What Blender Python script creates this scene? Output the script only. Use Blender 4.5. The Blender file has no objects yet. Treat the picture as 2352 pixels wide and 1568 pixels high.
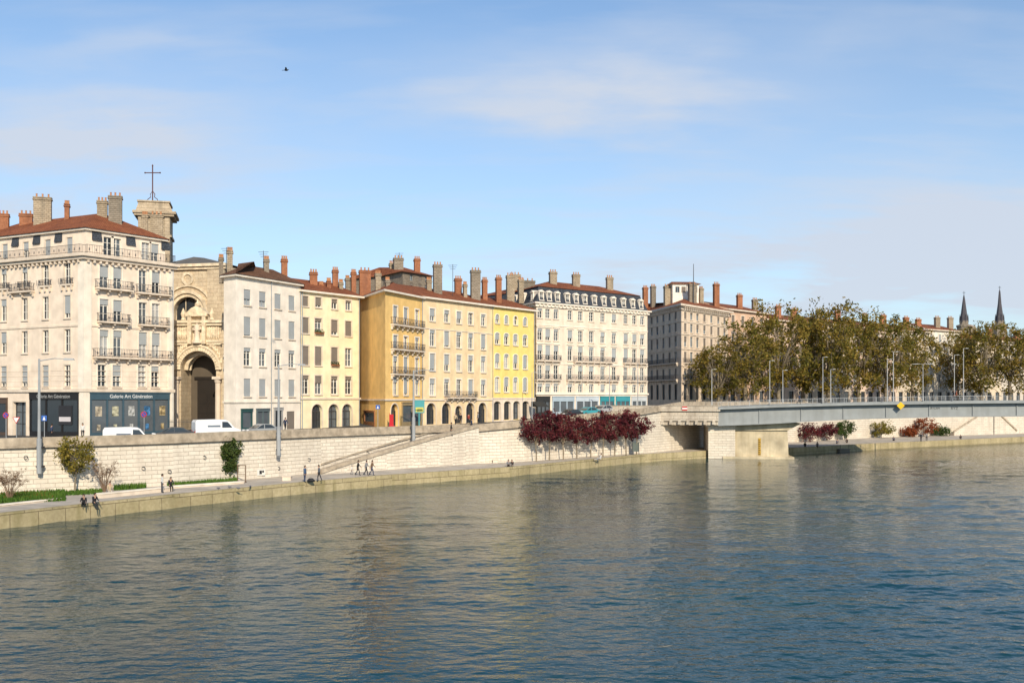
import bpy, math, random
import numpy as np
from mathutils import Vector as V, Matrix
random.seed(7)
R=random.random
def U(a,b): return a+(b-a)*R()
sc=bpy.context.scene; C=sc.collection
F=2286.67; HY=912; ZC=10.2; CX=1176
def pt(px,D,z=0): return V(((px-CX)/F*D,D,z))
def zat(py,D): return ZC-(py-HY)*D/F
def ip(l,px):
    if px<=l[0][0]: return l[0][1:]
    for a,b in zip(l,l[1:]):
        if px<=b[0]:
            t=(px-a[0])/(b[0]-a[0]) if b[0]>a[0] else 1
            return tuple(p+(q-p)*t for p,q in zip(a[1:],b[1:]))
    return l[-1][1:]
# ---------------------------------------------------------------- materials
def nt(name):
    m=bpy.data.materials.new(name); m.use_nodes=True; n=m.node_tree
    return m,n,n.nodes['Principled BSDF'],(lambda a,b:n.links.new(a,b))
def mixc(n,fac,a,b,L,mode='MIX'):
    x=n.nodes.new('ShaderNodeMix'); x.data_type='RGBA'; x.blend_type=mode
    for s,v in ((x.inputs[0],fac),(x.inputs[6],a),(x.inputs[7],b)):
        if hasattr(v,'is_output'): L(v,s)
        elif isinstance(v,(int,float)): s.default_value=v
        else: s.default_value=(*v[:3],1)
    return x.outputs[2]
def noise(n,L,sc_,det=4,vec=None,st=(1,1,1),src='Position'):
    g=n.nodes.new('ShaderNodeNewGeometry') if vec is None else None
    mp=n.nodes.new('ShaderNodeMapping'); mp.inputs['Scale'].default_value=st
    L(g.outputs['Position'] if g else vec,mp.inputs[0])
    t=n.nodes.new('ShaderNodeTexNoise'); t.inputs['Scale'].default_value=sc_; t.inputs['Detail'].default_value=det
    L(mp.outputs[0],t.inputs['Vector']); return t.outputs[0]
def ramp(n,L,f,a,b):
    r=n.nodes.new('ShaderNodeMapRange'); r.inputs[1].default_value=a; r.inputs[2].default_value=b; L(f,r.inputs[0]); return r.outputs[0]
def mat(name,col,rough=.85,var=.12,scale=.8,bump=0,streak=.0,metal=0,spec=.3,slat=0):
    m,n,P,L=nt(name)
    f=ramp(n,L,noise(n,L,scale,5),.3,.7)
    c=mixc(n,f,[x*(1-var) for x in col],[min(1,x*(1+var)) for x in col],L)
    if streak:
        s=ramp(n,L,noise(n,L,1.3,5,st=(1,1,.12)),.42,.75)
        sm=n.nodes.new('ShaderNodeMath'); sm.operation='MULTIPLY'; sm.inputs[1].default_value=streak; L(s,sm.inputs[0])
        c=mixc(n,sm.outputs[0],c,[col[0]*.5,col[1]*.45,col[2]*.38],L)
    if slat:
        uv=n.nodes.new('ShaderNodeUVMap'); w=n.nodes.new('ShaderNodeTexWave'); w.bands_direction='Y'; w.inputs['Scale'].default_value=slat
        L(uv.outputs[0],w.inputs[0]); c=mixc(n,w.outputs[0],[x*.55 for x in col],c,L)
    L(c,P.inputs['Base Color']); P.inputs['Roughness'].default_value=rough; P.inputs['Metallic'].default_value=metal
    P.inputs['Specular IOR Level'].default_value=spec
    if bump:
        b=n.nodes.new('ShaderNodeBump'); b.inputs['Distance'].default_value=bump; L(noise(n,L,scale*8,3),b.inputs['Height']); L(b.outputs[0],P.inputs['Normal'])
    return m
def brick(name,c1,c2,mo,w,h,ms=.02,stain=None,bump=.02,big=.25,fine=.4):
    m,n,P,L=nt(name)
    uv=n.nodes.new('ShaderNodeUVMap'); t=n.nodes.new('ShaderNodeTexBrick')
    t.inputs['Scale'].default_value=1; t.inputs['Brick Width'].default_value=w; t.inputs['Row Height'].default_value=h; t.inputs['Mortar Size'].default_value=ms
    t.inputs['Color1'].default_value=(*c1,1); t.inputs['Color2'].default_value=(*c2,1); t.inputs['Mortar'].default_value=(*mo,1)
    L(uv.outputs[0],t.inputs['Vector'])
    f=ramp(n,L,noise(n,L,.35,5),.35,.7)
    c=mixc(n,f,t.outputs[0],mixc(n,1.0,t.outputs[0],[1-big]*3,L,'MULTIPLY'),L)
    f3=ramp(n,L,noise(n,L,3.5,5),.35,.65)
    c=mixc(n,f3,c,mixc(n,fine,c,[.55,.5,.42],L,'MULTIPLY'),L)
    if stain:
        f2=ramp(n,L,noise(n,L,.9,6,st=(1,1,.2)),.52,.78); c=mixc(n,f2,c,stain,L)
    L(c,P.inputs['Base Color']); P.inputs['Roughness'].default_value=.9; P.inputs['Specular IOR Level'].default_value=.2
    b=n.nodes.new('ShaderNodeBump'); b.inputs['Distance'].default_value=bump; L(t.outputs['Fac'],b.inputs['Height']); b.invert=True; L(b.outputs[0],P.inputs['Normal'])
    return m
def leafmat(name,cols,tr=.25):
    m,n,P,L=nt(name)
    g=n.nodes.new('ShaderNodeNewGeometry'); cr=n.nodes.new('ShaderNodeValToRGB')
    while len(cr.color_ramp.elements)<len(cols): cr.color_ramp.elements.new(.5)
    for i,(e,c) in enumerate(zip(cr.color_ramp.elements,cols)): e.position=i/(len(cols)-1); e.color=(*c,1)
    a=n.nodes.new('ShaderNodeMath'); a.operation='MULTIPLY_ADD'; a.inputs[1].default_value=.55
    L(g.outputs['Random Per Island'],a.inputs[0])
    b=n.nodes.new('ShaderNodeMath'); b.operation='MULTIPLY'; b.inputs[1].default_value=.5; L(ramp(n,L,noise(n,L,.25,3),.3,.7),b.inputs[0]); L(b.outputs[0],a.inputs[2])
    L(a.outputs[0],cr.inputs[0]); L(cr.outputs[0],P.inputs['Base Color']); P.inputs['Roughness'].default_value=.7; P.inputs['Specular IOR Level'].default_value=.2
    t=n.nodes.new('ShaderNodeBsdfTranslucent'); L(cr.outputs[0],t.inputs[0]); mx=n.nodes.new('ShaderNodeMixShader'); mx.inputs[0].default_value=tr
    L(P.outputs[0],mx.inputs[1]); L(t.outputs[0],mx.inputs[2]); L(mx.outputs[0],n.nodes['Material Output'].inputs[0]); return m
K={}
def simple(c,rough=.7,**k):
    key=(tuple(round(x,3) for x in c),rough,tuple(k.items()))
    if key not in K: K[key]=mat('paint',c,rough,**{**dict(var=.1),**k})
    return K[key]
M_={}
M_['b1']=mat('cream_plaster',(.77,.635,.51),streak=.16,bump=.01)
M_['b2']=mat('white_plaster',(.82,.725,.62),streak=.12,bump=.01)
M_['b3']=mat('pale_yellow_plaster',(.82,.70,.47),streak=.14,bump=.01)
M_['b4a']=mat('orange_plaster',(.82,.53,.20),streak=.15,bump=.01)
M_['b4b']=mat('beige_plaster',(.78,.59,.36),streak=.2,bump=.01)
M_['b4c']=mat('yellow_plaster',(.83,.62,.20),streak=.14,bump=.01)
M_['b5']=mat('pinkish_plaster',(.74,.61,.49),streak=.2,bump=.01)
M_['b6']=mat('brown_stone',(.70,.56,.43),streak=.3,bump=.01)
M_['trim']=mat('pale_stone_trim',(.68,.57,.46),streak=.25)
M_['trimw']=mat('white_trim',(.78,.69,.58),streak=.16)
M_['church']=brick('church_stone',(.68,.56,.40),(.60,.48,.34),(.43,.34,.24),1.3,.55,.012,stain=(.38,.30,.21),big=.15)
M_['churcht']=mat('carved_stone',(.70,.58,.42),streak=.45,var=.28,scale=2)
M_['tower']=brick('tower_stone',(.56,.45,.32),(.48,.38,.27),(.34,.27,.19),1.3,.55,.015,stain=(.22,.18,.13),big=.3)
M_['tile']=brick('clay_tiles',(.40,.14,.06),(.30,.095,.045),(.17,.06,.03),.3,.4,.03,bump=.05,big=.3)
M_['tile2']=brick('brown_tiles',(.24,.12,.07),(.19,.095,.055),(.1,.05,.03),.3,.4,.03,bump=.05,big=.3)
M_['slate']=brick('slate',(.085,.10,.125),(.065,.075,.095),(.035,.035,.045),.4,.25,.02,bump=.02)
M_['cbrick']=brick('chimney_brick',(.54,.20,.09),(.44,.15,.065),(.36,.22,.15),.4,.13,.02,stain=(.2,.09,.06))
M_['cstone']=brick('chimney_stone',(.48,.39,.28),(.40,.32,.23),(.3,.24,.18),.5,.25,.02,stain=(.2,.17,.13))
M_['cgrey']=brick('chimney_grey',(.36,.30,.24),(.29,.24,.19),(.2,.17,.13),.5,.25,.02,stain=(.17,.15,.12))
M_['pot']=mat('terracotta',(.42,.2,.1))
M_['quay']=brick('quay_stone',(.76,.68,.57),(.68,.60,.50),(.47,.40,.32),1.25,.42,.018,stain=(.52,.45,.37),bump=.03,big=.12,fine=.22)
M_['cop']=mat('coping_stone',(.40,.33,.25),streak=.35,var=.3,scale=1.5,bump=.02)
M_['pave']=mat('quay_paving',(.46,.40,.33),var=.2,scale=.6,bump=.01)
M_['edge']=brick('edge_stone',(.52,.43,.26),(.45,.37,.21),(.24,.19,.11),2.5,1.3,.03,stain=(.25,.21,.10))
M_['asph']=mat('asphalt',(.055,.055,.055),var=.2,scale=.5)
M_['ground']=mat('ground_earth',(.12,.11,.09))
M_['glass']=mat('window_glass',(.025,.032,.04),.06,spec=.6)
M_['glass2']=mat('window_glass_grey',(.10,.115,.13),.08,spec=.6)
M_['curt']=mat('curtained_glass',(.36,.36,.36),.25,spec=.5)
M_['wfr']=simple((.70,.66,.60)); M_['gfr']=simple((.30,.34,.37))
M_['blind']=mat('grey_blind',(.42,.44,.45),slat=6); M_['blindd']=mat('brown_blind',(.24,.20,.17),slat=6)
M_['iron']=simple((.05,.05,.055),.5); M_['dark']=simple((.02,.02,.022),.6)
M_['zinc']=mat('zinc',(.30,.32,.34),.5,metal=.3)
M_['pole']=mat('grey_pole',(.30,.31,.32),.5); M_['polew']=mat('pale_pole',(.40,.40,.40),.5); M_['rail']=mat('rail_paint',(.36,.37,.38),.5)
M_['bark']=mat('bark',(.20,.16,.11),var=.4,scale=2)
M_['gird']=mat('girder_paint',(.27,.285,.29),.55,streak=.25,var=.08)
M_['conc']=mat('pier_concrete',(.50,.42,.29),streak=.5,var=.3,scale=.5,bump=.02)
M_['plane']=leafmat('plane_leaves',[(.07,.08,.016),(.155,.14,.026),(.26,.185,.036),(.38,.24,.05)],.42)
M_['red']=leafmat('red_leaves',[(.03,.01,.01),(.075,.014,.02),(.13,.02,.026),(.16,.05,.03)],.2)
M_['green']=leafmat('green_leaves',[(.02,.045,.012),(.05,.085,.02),(.11,.12,.03)])
M_['yelg']=leafmat('yellowing_leaves',[(.08,.09,.015),(.17,.15,.025),(.30,.21,.04)])
M_['oran']=leafmat('orange_leaves',[(.16,.035,.015),(.3,.08,.02)])
M_['grass']=leafmat('grass_blades',[(.03,.07,.01),(.07,.15,.02),(.13,.20,.03)])
M_['twig']=leafmat('dry_leaves',[(.14,.08,.045),(.22,.13,.07)])
# ---------------------------------------------------------------- mesh tools
def wm(o): 
    m=o.matrix_basis.copy()
    return (wm(o.parent)@o.matrix_parent_inverse@m) if o.parent else m
def par(o,p):
    if p: o.parent=p; o.matrix_parent_inverse=wm(p).inverted()
class MB:
    def __init__(s,M=None): s.v=[];s.f=[];s.m=[];s.M=M or Matrix()
    def add(s,vs,fs,m=0):
        b=len(s.v); s.v+=[s.M@V(p) for p in vs]; s.f+=[[b+i for i in f] for f in fs]; s.m+=[m]*len(fs); return s
    def box(s,x0,x1,y0,y1,z0,z1,m=0):
        return s.add([(x0,y0,z0),(x1,y0,z0),(x1,y1,z0),(x0,y1,z0),(x0,y0,z1),(x1,y0,z1),(x1,y1,z1),(x0,y1,z1)],
          [(0,3,2,1),(4,5,6,7),(0,1,5,4),(1,2,6,5),(2,3,7,6),(3,0,4,7)],m)
    def poly(s,pts,m=0): return s.add(pts,[range(len(pts))],m)
    def loft(s,a,b,m=0,cap=True):
        n=len(a); s.add(list(a)+list(b),[(i,(i+1)%n,n+(i+1)%n,n+i) for i in range(n)]+([tuple(range(n-1,-1,-1)),tuple(range(n,2*n))] if cap else []),m); return s
    def prism(s,p,z0,z1,m=0): return s.loft([(q[0],q[1],z0) for q in p],[(q[0],q[1],z1) for q in p],m)
    def ext(s,p,y0,y1,m=0): return s.loft([(q[0],y0,q[1]) for q in p],[(q[0],y1,q[1]) for q in p],m)
    def tube(s,path,r,n=6,m=0):
        path=[V(p) for p in path]; rr=r if isinstance(r,(list,tuple)) else [r]*len(path); rings=[];
        for i,p in enumerate(path):
            t=(path[min(i+1,len(path)-1)]-path[max(i-1,0)]).normalized()
            a=V((0,0,1)) if abs(t.z)<.9 else V((1,0,0)); x=t.cross(a).normalized(); y=t.cross(x)
            rings.append([p+(x*math.cos(k*2*math.pi/n)+y*math.sin(k*2*math.pi/n))*rr[i] for k in range(n)])
        vs=[q for g in rings for q in g]; fs=[]
        for i in range(len(path)-1):
            for k in range(n): fs.append((i*n+k,i*n+(k+1)%n,(i+1)*n+(k+1)%n,(i+1)*n+k))
        fs+= [tuple(range(n)),tuple(range(len(vs)-n,len(vs)))]
        return s.add(vs,fs,m)
    def lathe(s,c,prof,n=10,m=0): return s.tube([(c[0],c[1],c[2]+z) for r,z in prof],[max(r,.002) for r,z in prof],n,m)
    def build(s,name,mats,parent=None,uv=True,smooth=False):
        me=bpy.data.meshes.new(name); me.from_pydata(s.v,[],s.f)
        for mm in (mats if isinstance(mats,(list,tuple)) else [mats]): me.materials.append(mm)
        me.polygons.foreach_set('material_index',s.m)
        if smooth: me.polygons.foreach_set('use_smooth',[True]*len(s.f))
        if uv:
            ul=me.uv_layers.new(name='UVMap'); out=[]
            for p in me.polygons:
                nn=p.normal; t=V((-nn.y,nn.x,0))
                if t.length<.05: t=V((1,0,0))
                t.normalize(); b=nn.cross(t)
                for i in p.vertices:
                    q=me.vertices[i].co; out+= [q.dot(t),q.dot(b)]
            ul.data.foreach_set('uv',out)
        o=bpy.data.objects.new(name,me); C.objects.link(o); par(o,parent); return o
def tag(o,label,cat,group=None):
    o['label']=label; o['category']=cat
    if group: o['group']=group
    return o
def struct(o,kind='structure'): o['kind']=kind; return o
def thing(name,label,cat,loc=(0,0,0),rz=0,group=None):
    o=bpy.data.objects.new(name,None); C.objects.link(o); o.location=loc; o.rotation_euler=(0,0,rz); o.empty_display_size=.5; return tag(o,label,cat,group)
def setm(o,loc,rz=0,sc_=(1,1,1)):
    o.location=loc; o.rotation_euler=(0,0,rz); o.scale=sc_ if isinstance(sc_,tuple) else (sc_,)*3
def dup(o,label,parent=None):
    c=o.copy(); C.objects.link(c)
    if parent: c.parent=parent
    else: c['label']=label
    for ch in list(o.children): dup(ch,None,c)
    return c
def text(body,size,M,m,parent,name='lettering'):
    cu=bpy.data.curves.new('t','FONT'); cu.body=body; cu.size=size; cu.align_x='CENTER'; cu.align_y='CENTER'; cu.extrude=.01
    o=bpy.data.objects.new('t',cu); C.objects.link(o); dg=bpy.context.evaluated_depsgraph_get(); dg.update()
    me=bpy.data.meshes.new_from_object(o.evaluated_get(dg)); bpy.data.objects.remove(o); me.materials.clear(); me.materials.append(m); me.transform(M)
    q=bpy.data.objects.new(name,me); C.objects.link(q); par(q,parent); return q
# ---------------------------------------------------------------- people (built first: the depsgraph is still small)
def person(label,loc,rz,pose,top,bot,hair=(.03,.02,.015),skin=(.45,.27,.19),group=None,sc_=1.0,hold=0):
    vs=[];ed=[];rd=[];kd=[]
    def a(p,r,par_,k): 
        vs.append(V(p)); rd.append(r); kd.append(k)
        if par_ is not None: ed.append((par_,len(vs)-1))
        return len(vs)-1
    T=math.radians
    legs,arms,lean,pz={'stand':(((4,0),(-3,-4)),((6,18),(-2,12)),2,.93),'walk':(((24,4),(-14,-38)),((-22,-5),(24,42)),5,.93),
       'sitedge':(((84,6),(80,-4)),((20,62),(25,70)),14,.12),'sitground':(((122,-32),(112,-20)),((35,75),(25,70)),16,.12),
       'stride':(((16,-4),(-16,-24)),((-14,2),(16,34)),3,.93),'lounge':(((88,80),(112,-10)),((-30,-10),(20,60)),-22,.12)}[pose]
    P=V((0,0,pz)); u=V((0,-math.sin(T(lean)),math.cos(T(lean))))
    ip_=a(P,.135,None,1); sp=a(P+u*.2,.125,ip_,0); ch=a(P+u*.42,.145,sp,0); nk=a(P+u*.56,.055,ch,2); hd=a(P+u*.66+V((0,-.025,0)),.088,nk,2); ht=a(P+u*.66+V((0,-.02,.12)),.078,hd,2)
    a(vs[hd]+V((0,-.115,.03)),.014,hd,2)
    for s,(a1,a2),(l1,l2) in ((-1,arms[0],legs[0]),(1,arms[1],legs[1])):
        dr=lambda an,o=.1:V((s*o,-math.sin(T(an)),-math.cos(T(an))))
        sh=a(vs[ch]+V((s*.18,0,.05)),.07,ch,0); el=a(vs[sh]+dr(a1,.14)*.28,.048,sh,0); wr=a(vs[el]+dr(a2,.02)*.25,.034,el,0)
        pa=a(vs[wr]+dr(a2,0)*.07,.032,wr,2); d=dr(a2,0); side=V((0,math.cos(T(a2)),-math.sin(T(a2))))
        for k,fl in enumerate((.07,.08,.075,.06)):
            f1=a(vs[pa]+d*.045+side*(k-1.5)*.02,.009,pa,2); a(vs[f1]+d*fl*.7+V((-s*.02,0,0)),.008,f1,2)
        a(vs[pa]+d*.02-side*.05,.01,pa,2)
        hp=a(P+V((s*.095,0,-.05)),.095,ip_,1); kn=a(vs[hp]+dr(l1,.02)*.43,.062,hp,1); an=a(vs[kn]+dr(l2,0)*.42,.045,kn,1); a(vs[an]+V((0,-.17,-.035)),.036,an,3)
    me=bpy.data.meshes.new('person'); me.from_pydata(vs,ed,[]); o=bpy.data.objects.new('person',me); C.objects.link(o)
    o.modifiers.new('s','SKIN'); sd=me.skin_vertices[0].data
    for i,r in enumerate(rd): sd[i].radius=(r,r); sd[i].use_root=(i==0)
    ss=o.modifiers.new('u','SUBSURF'); ss.levels=1; ss.render_levels=1
    dg=bpy.context.evaluated_depsgraph_get(); dg.update(); m2=bpy.data.meshes.new_from_object(o.evaluated_get(dg)); bpy.data.objects.remove(o)
    m2.materials.clear()
    for c in (top,bot,skin,(.02,.018,.016)): m2.materials.append(simple(c,.85))
    segs=[(vs[i],vs[j],kd[j]) for i,j in ed]
    for p in m2.polygons:
        best=9;bk=0
        for A,B,k in segs:
            ab=B-A; t=max(0,min(1,(p.center-A).dot(ab)/max(ab.length_squared,1e-9))); dd=(A+ab*t-p.center).length
            if dd<best: best=dd;bk=k
        p.material_index=bk; p.use_smooth=True
    mz=min(v.co.z for v in m2.vertices) if pz>.5 else 0
    o=bpy.data.objects.new('person',m2); C.objects.link(o); tag(o,label,'person',group)
    hb=MB(); h=vs[hd]; hb.tube([h+V((0,.03,-.05)),h+V((0,.035,.03)),h+V((0,.012,.11)),h+V((0,-.01,.185))],[.07,.098,.094,.04],8)
    hb.build('hair',simple(hair,.8),o,uv=False,smooth=True)
    setm(o,(loc[0],loc[1],loc[2]-mz*sc_),rz,sc_); return o
QZ=1.2
def q(px,py,z=QZ): D=F*(ZC-z)/(py-HY); return pt(px,D,z)
blk=(.018,.018,.022); nav=(.03,.045,.09); gry=(.2,.2,.21); wht=(.6,.58,.55); bei=(.42,.33,.22)
PI=math.pi
person('person standing in pale grey jacket beside the low bench',q(372,1131),1.9,'stand',(.5,.5,.5),(.06,.06,.07))
person('person in black sitting on the right end of the low pale bench',q(384,1128)+V((.2,.3,.45)),.6,'sitedge',blk,blk)
person('person in black crouched on the quay edge, left of another in black',q(188,1160)+V((0,.4,0)),.3,'sitground',blk,blk)
person('person in black with legs dangling over the quay edge',q(215,1157)+V((0,.1,.02)),.9,'sitedge',blk,(.03,.03,.035))
person('person in beige jacket sitting at the left end of the low bench',q(246,1141)+V((0,.6,.45)),.5,'sitedge',bei,(.5,.44,.36))
person('person in blue jacket standing by the black bag on the quay',q(700,1107),1.2,'stand',(.06,.1,.18),nav)
person('person in grey top and dark trousers standing right of the black bag',q(733,1105),-1.1,'stride',(.1,.11,.13),(.03,.03,.035))
person('person in black walking at the left of the group of three',q(822,1091),1.6,'walk',blk,blk)
person('person in grey coat walking in the middle of the group of three',q(841,1091),1.4,'walk',gry,blk)
person('person in brown jacket walking at the right of the group of three',q(854,1091),1.5,'walk',(.16,.1,.06),nav)
person('small child in a white jacket walking by the foot of the stairs',q(808,1089),1.6,'stride',wht,gry,sc_=.62)
person('left of two people in dark clothes sitting on the quay edge below the red trees',q(1167,1071)+V((0,.3,0)),.2,'sitground',gry,blk)
person('right of two people in dark clothes sitting on the quay edge below the red trees',q(1177,1071)+V((0,.3,0)),-.4,'sitground',blk,gry)
person('person in pale clothes lounging on the quay edge under the red trees',q(1378,1055)+V((0,.4,0)),-1.2,'lounge',wht,(.4,.4,.42))
person('person in black coat halfway up the stone stairs',pt(1036,132,5.1),1.7,'stride',blk,blk)
person('person in navy near the top of the stone stairs, beside its parapet',pt(1083,137.4,5.5),1.7,'stand',nav,blk)
for i,(px,py,po,c,lb) in enumerate([(1853,1026,'sitground',blk,'person in black sitting on the far quay just right of the bridge pier'),
   (1882,1026,'sitground',gry,'person in grey sitting on the far quay below the red bushes'),(1926,1019,'sitedge',nav,'person in navy sitting beside the round green bush on the far quay'),
   (1950,1017,'sitground',blk,'person in black sitting right of the small floating dock'),(2120,1014,'stand',blk,'person in black standing on the far quay below the orange tree'),
   (2133,1013,'stand',gry,'person in grey standing right of the one in black on the far quay'),(2212,1008,'sitground',blk,'person in black sitting below the far quay steps'),
   (2056,1012,'sitground',nav,'person in navy sitting right of the pale green bush')]):
    person(lb,q(px,py)+V((0,1.0,0)),U(-1,1),po,c,blk)
for px,D,z,c,lb in [(1835,166,9.05,nav,'person in navy crossing the bridge above the pier'),(2190,163,9.65,blk,'person in black crossing the bridge, left of the tall pale lamp'),(2196,163.6,9.65,(.25,.08,.05),'person in rust jacket crossing the bridge beside one in black')]:
    person(lb,pt(px,D,z),1.5,'walk',c,blk)
for px,D,z,c,po,lb in [(190,114.5,5.45,wht,'stand','person in white on the pavement by the corner of the grey gallery shop'),(118,113,5.45,nav,'walk','person in navy in front of the black gallery window'),
   (1046,146,6.1,bei,'walk','person in beige coat on the pavement under the beige house'),(1058,146.5,6.1,blk,'stand','person in black on the pavement before the beige house door'),(1076,148,6.1,(.3,.05,.04),'walk','person in red jacket on the pavement near the arches'),
   (1098,150,6.2,gry,'stand','person in grey waiting near the last beige arch'),(655,124,5.95,nav,'walk','person in navy walking past the white house door')]:
    person(lb,pt(px,D,z),U(0,6),po,c,blk)
# ---------------------------------------------------------------- setting
WL=[(-260,88,6.4),(0,92,6.4),(200,96,6.45),(400,102,6.45),(600,110.5,6.5),(740,118.5,6.45),(900,127,6.45),(1100,138.5,6.5)]
WR=[(1099.9,135.6,6.5),(1205,140,6.95),(1330,149,7.6),(1480,160,8.4),(1570,172,9.4),(1660,186,9.4),(1830,201,9.2),(2000,222,8.8),(2352,250,8.6),(2800,290,8.6)]
WE=[(-260,70),(0,77),(200,84),(400,92),(700,105.5),(900,115.5),(1170,128),(1480,157),(1640,168.5),(1815,176),(2000,193),(2352,226),(2800,262)]
BK=[(-300,150,5.5),(0,140,5.5),(200,132,5.5),(400,140,5.7),(520,142,6.1),(740,150,6.4),(900,156,6.7),(1100,172,6.8),(1205,184,7.0),(1330,197,7.5),(1480,215,8.3),(1570,224,8.9),(1660,232,8.9),(1830,256,8.5),(2000,275,8.2),(2352,310,8),(2800,350,8)]
def watermat():
    m,n,P,L=nt('river_water')
    big=ramp(n,L,noise(n,L,.035,3,st=(1,1.6,1)),.35,.65)
    c=mixc(n,big,(.003,.040,.058),(.006,.047,.048),L)
    L(c,P.inputs['Base Color']); P.inputs['Roughness'].default_value=.05; P.inputs['IOR'].default_value=1.22; P.inputs['Specular IOR Level'].default_value=.5
    b=n.nodes.new('ShaderNodeBump'); b.inputs['Distance'].default_value=.08; L(noise(n,L,1.7,3,st=(.7,1,1)),b.inputs['Height']); L(b.outputs[0],P.inputs['Normal'])
    return m
# river surface: a finely meshed sheet with real wavelets, on a flat sheet reaching the horizon
Ds=[24.0]
while Ds[-1]<275: Ds.append(Ds[-1]+max(.12,Ds[-1]**2/17000))
Dv=np.array(Ds); tv=np.linspace(-.62,.62,620); TT,DD=np.meshgrid(tv,Dv); X=TT*DD; Y=DD; H=np.zeros_like(X); rng=np.random.default_rng(3)
res=np.maximum(np.maximum(.12,DD**2/17000),DD*(tv[1]-tv[0]))
patch_=.78+.30*np.sin(X*.06+Y*.11+1)+.22*np.sin(-X*.13+Y*.05+2.2)+.18*np.sin(X*.03-Y*.2)
for i in range(56):
    lam=.34*1.055**i; th=-math.pi/2+rng.normal(0,.8); k=2*math.pi/lam; s=.019 if lam<1.6 else .0105
    H+=s/k*np.clip((lam/res-1.8)/1.5,0,1)*np.sin(k*(math.cos(th)*X+math.sin(th)*Y)+rng.uniform(0,6.28))
H*=np.clip(patch_,.35,1.4)
nr,ncn=X.shape; vs=np.stack([X,Y,H],-1).reshape(-1,3); idx=np.arange(nr*ncn).reshape(nr,ncn); fs=np.stack([idx[:-1,:-1],idx[:-1,1:],idx[1:,1:],idx[1:,:-1]],-1).reshape(-1,4)
pl=np.array([(-900,-300,-.15),(2500,-300,-.15),(2500,2600,-.15),(-900,2600,-.15)]); nv=len(vs); vs=np.vstack([vs,pl]); fs=np.vstack([fs,[[nv,nv+1,nv+2,nv+3]]])
me=bpy.data.meshes.new('water'); me.vertices.add(len(vs)); me.vertices.foreach_set('co',vs.ravel()); me.loops.add(fs.size); me.loops.foreach_set('vertex_index',fs.ravel().astype(np.int32)); me.polygons.add(len(fs)); me.polygons.foreach_set('loop_start',np.arange(0,fs.size,4,dtype=np.int32)); me.polygons.foreach_set('use_smooth',np.ones(len(fs),dtype=bool)); me.update(calc_edges=True); me.validate(); me.materials.append(watermat())
wo=bpy.data.objects.new('water',me); C.objects.link(wo); struct(wo)
m=MB(); prev=None
for px in [-260,-100,0,100,200,300,400,500,600,700,800,900,1000,1100,1170,1205,1330,1480,1560,1640,1730,1815,1900,2000,2180,2352,2800]:
    e=pt(px,ip(WE,px)[0],QZ); w=pt(px,ip(WL if px<700 else (WR if px>=1100 else WL),px)[0]+3,QZ); cur=(e,w)
    if prev: m.poly([prev[0],e,w,prev[1]],0)
    prev=cur
struct(m.build('lower_quay',M_['pave']))
m=MB()
for a,b in zip(WE,WE[1:]):
    A=pt(a[0],a[1]);B=pt(b[0],b[1]); d=(B-A).normalized(); nn=V((d.y,-d.x,0))
    m.loft([A+nn*.12+V((0,0,-2)),A-nn*.5+V((0,0,-2)),A-nn*.5+V((0,0,QZ+.04)),A+nn*.05+V((0,0,QZ+.04))],[B+nn*.12+V((0,0,-2)),B-nn*.5+V((0,0,-2)),B-nn*.5+V((0,0,QZ+.04)),B+nn*.05+V((0,0,QZ+.04))])
struct(m.build('quay_edge',M_['edge']))
m=MB(); prev=None; W_ALL=WL+WR
for i,w in enumerate(W_ALL):
    b=ip(BK,w[0]); A=pt(w[0],w[1],w[2]-1); B=pt(w[0],b[0],b[1]); Fp=V((B.x*12,B.y*12,7)); P1=A.lerp(B,.5)
    if i==len(WL): prev=(A,prev[1],prev[2])
    if prev: m.poly([prev[0],A,B,prev[1]],0); m.poly([prev[1],B,Fp,prev[2]],1)
    prev=(A,B,Fp)
struct(m.build('street',[M_['asph'],M_['ground']]))
# quay wall
def wallrun(label,pts,name='quay_wall'):
    r=thing(name,label,'wall',pt(pts[0][0],pts[0][1],QZ)); w=MB();c=MB()
    for a,b in zip(pts,pts[1:]):
        A=pt(a[0],a[1]);B=pt(b[0],b[1]); d=(B-A).normalized(); i=V((-d.y,d.x,0)); z=lambda k:V((0,0,k))
        w.loft([A+z(.6),A+i*2.4+z(.6),A+i*2.4+z(a[2]-.95),A+i*.3+z(a[2]-.95)],[B+z(.6),B+i*2.4+z(.6),B+i*2.4+z(b[2]-.95),B+i*.3+z(b[2]-.95)])
        c.loft([A+i*.28+z(a[2]-.96),A+i*.85+z(a[2]-.96),A+i*.85+z(a[2]),A+i*.28+z(a[2])],[B+i*.28+z(b[2]-.96),B+i*.85+z(b[2]-.96),B+i*.85+z(b[2]),B+i*.28+z(b[2])],0)
        c.loft([A+i*.12+z(a[2]-.97),A+i*.45+z(a[2]-.97),A+i*.45+z(a[2]-.75),A+i*.12+z(a[2]-.75)],[B+i*.12+z(b[2]-.97),B+i*.45+z(b[2]-.97),B+i*.45+z(b[2]-.75),B+i*.12+z(b[2]-.75)],0)
    w.build('wall',M_['quay'],r); c.build('parapet',M_['cop'],r)
    return r
qw=wallrun('long pale stone quay wall with dark parapet left of the stairs',WL)
for px,py in [(60,1050),(250,1080),(330,1075),(390,1082),(470,1050),(710,1055),(845,1040),(905,1035),(640,1075)]:
    D=ip(WL,px)[0]+.15; p=pt(px,D-.15,zat(py,D)); r_=.18; m=MB(); m.tube([p+V((math.cos(t*PI/4)*r_,-.05,math.sin(t*PI/4)*r_)) for t in range(9)],.035,5); m.build('mooring_ring',M_['iron'],qw,uv=False)
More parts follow.
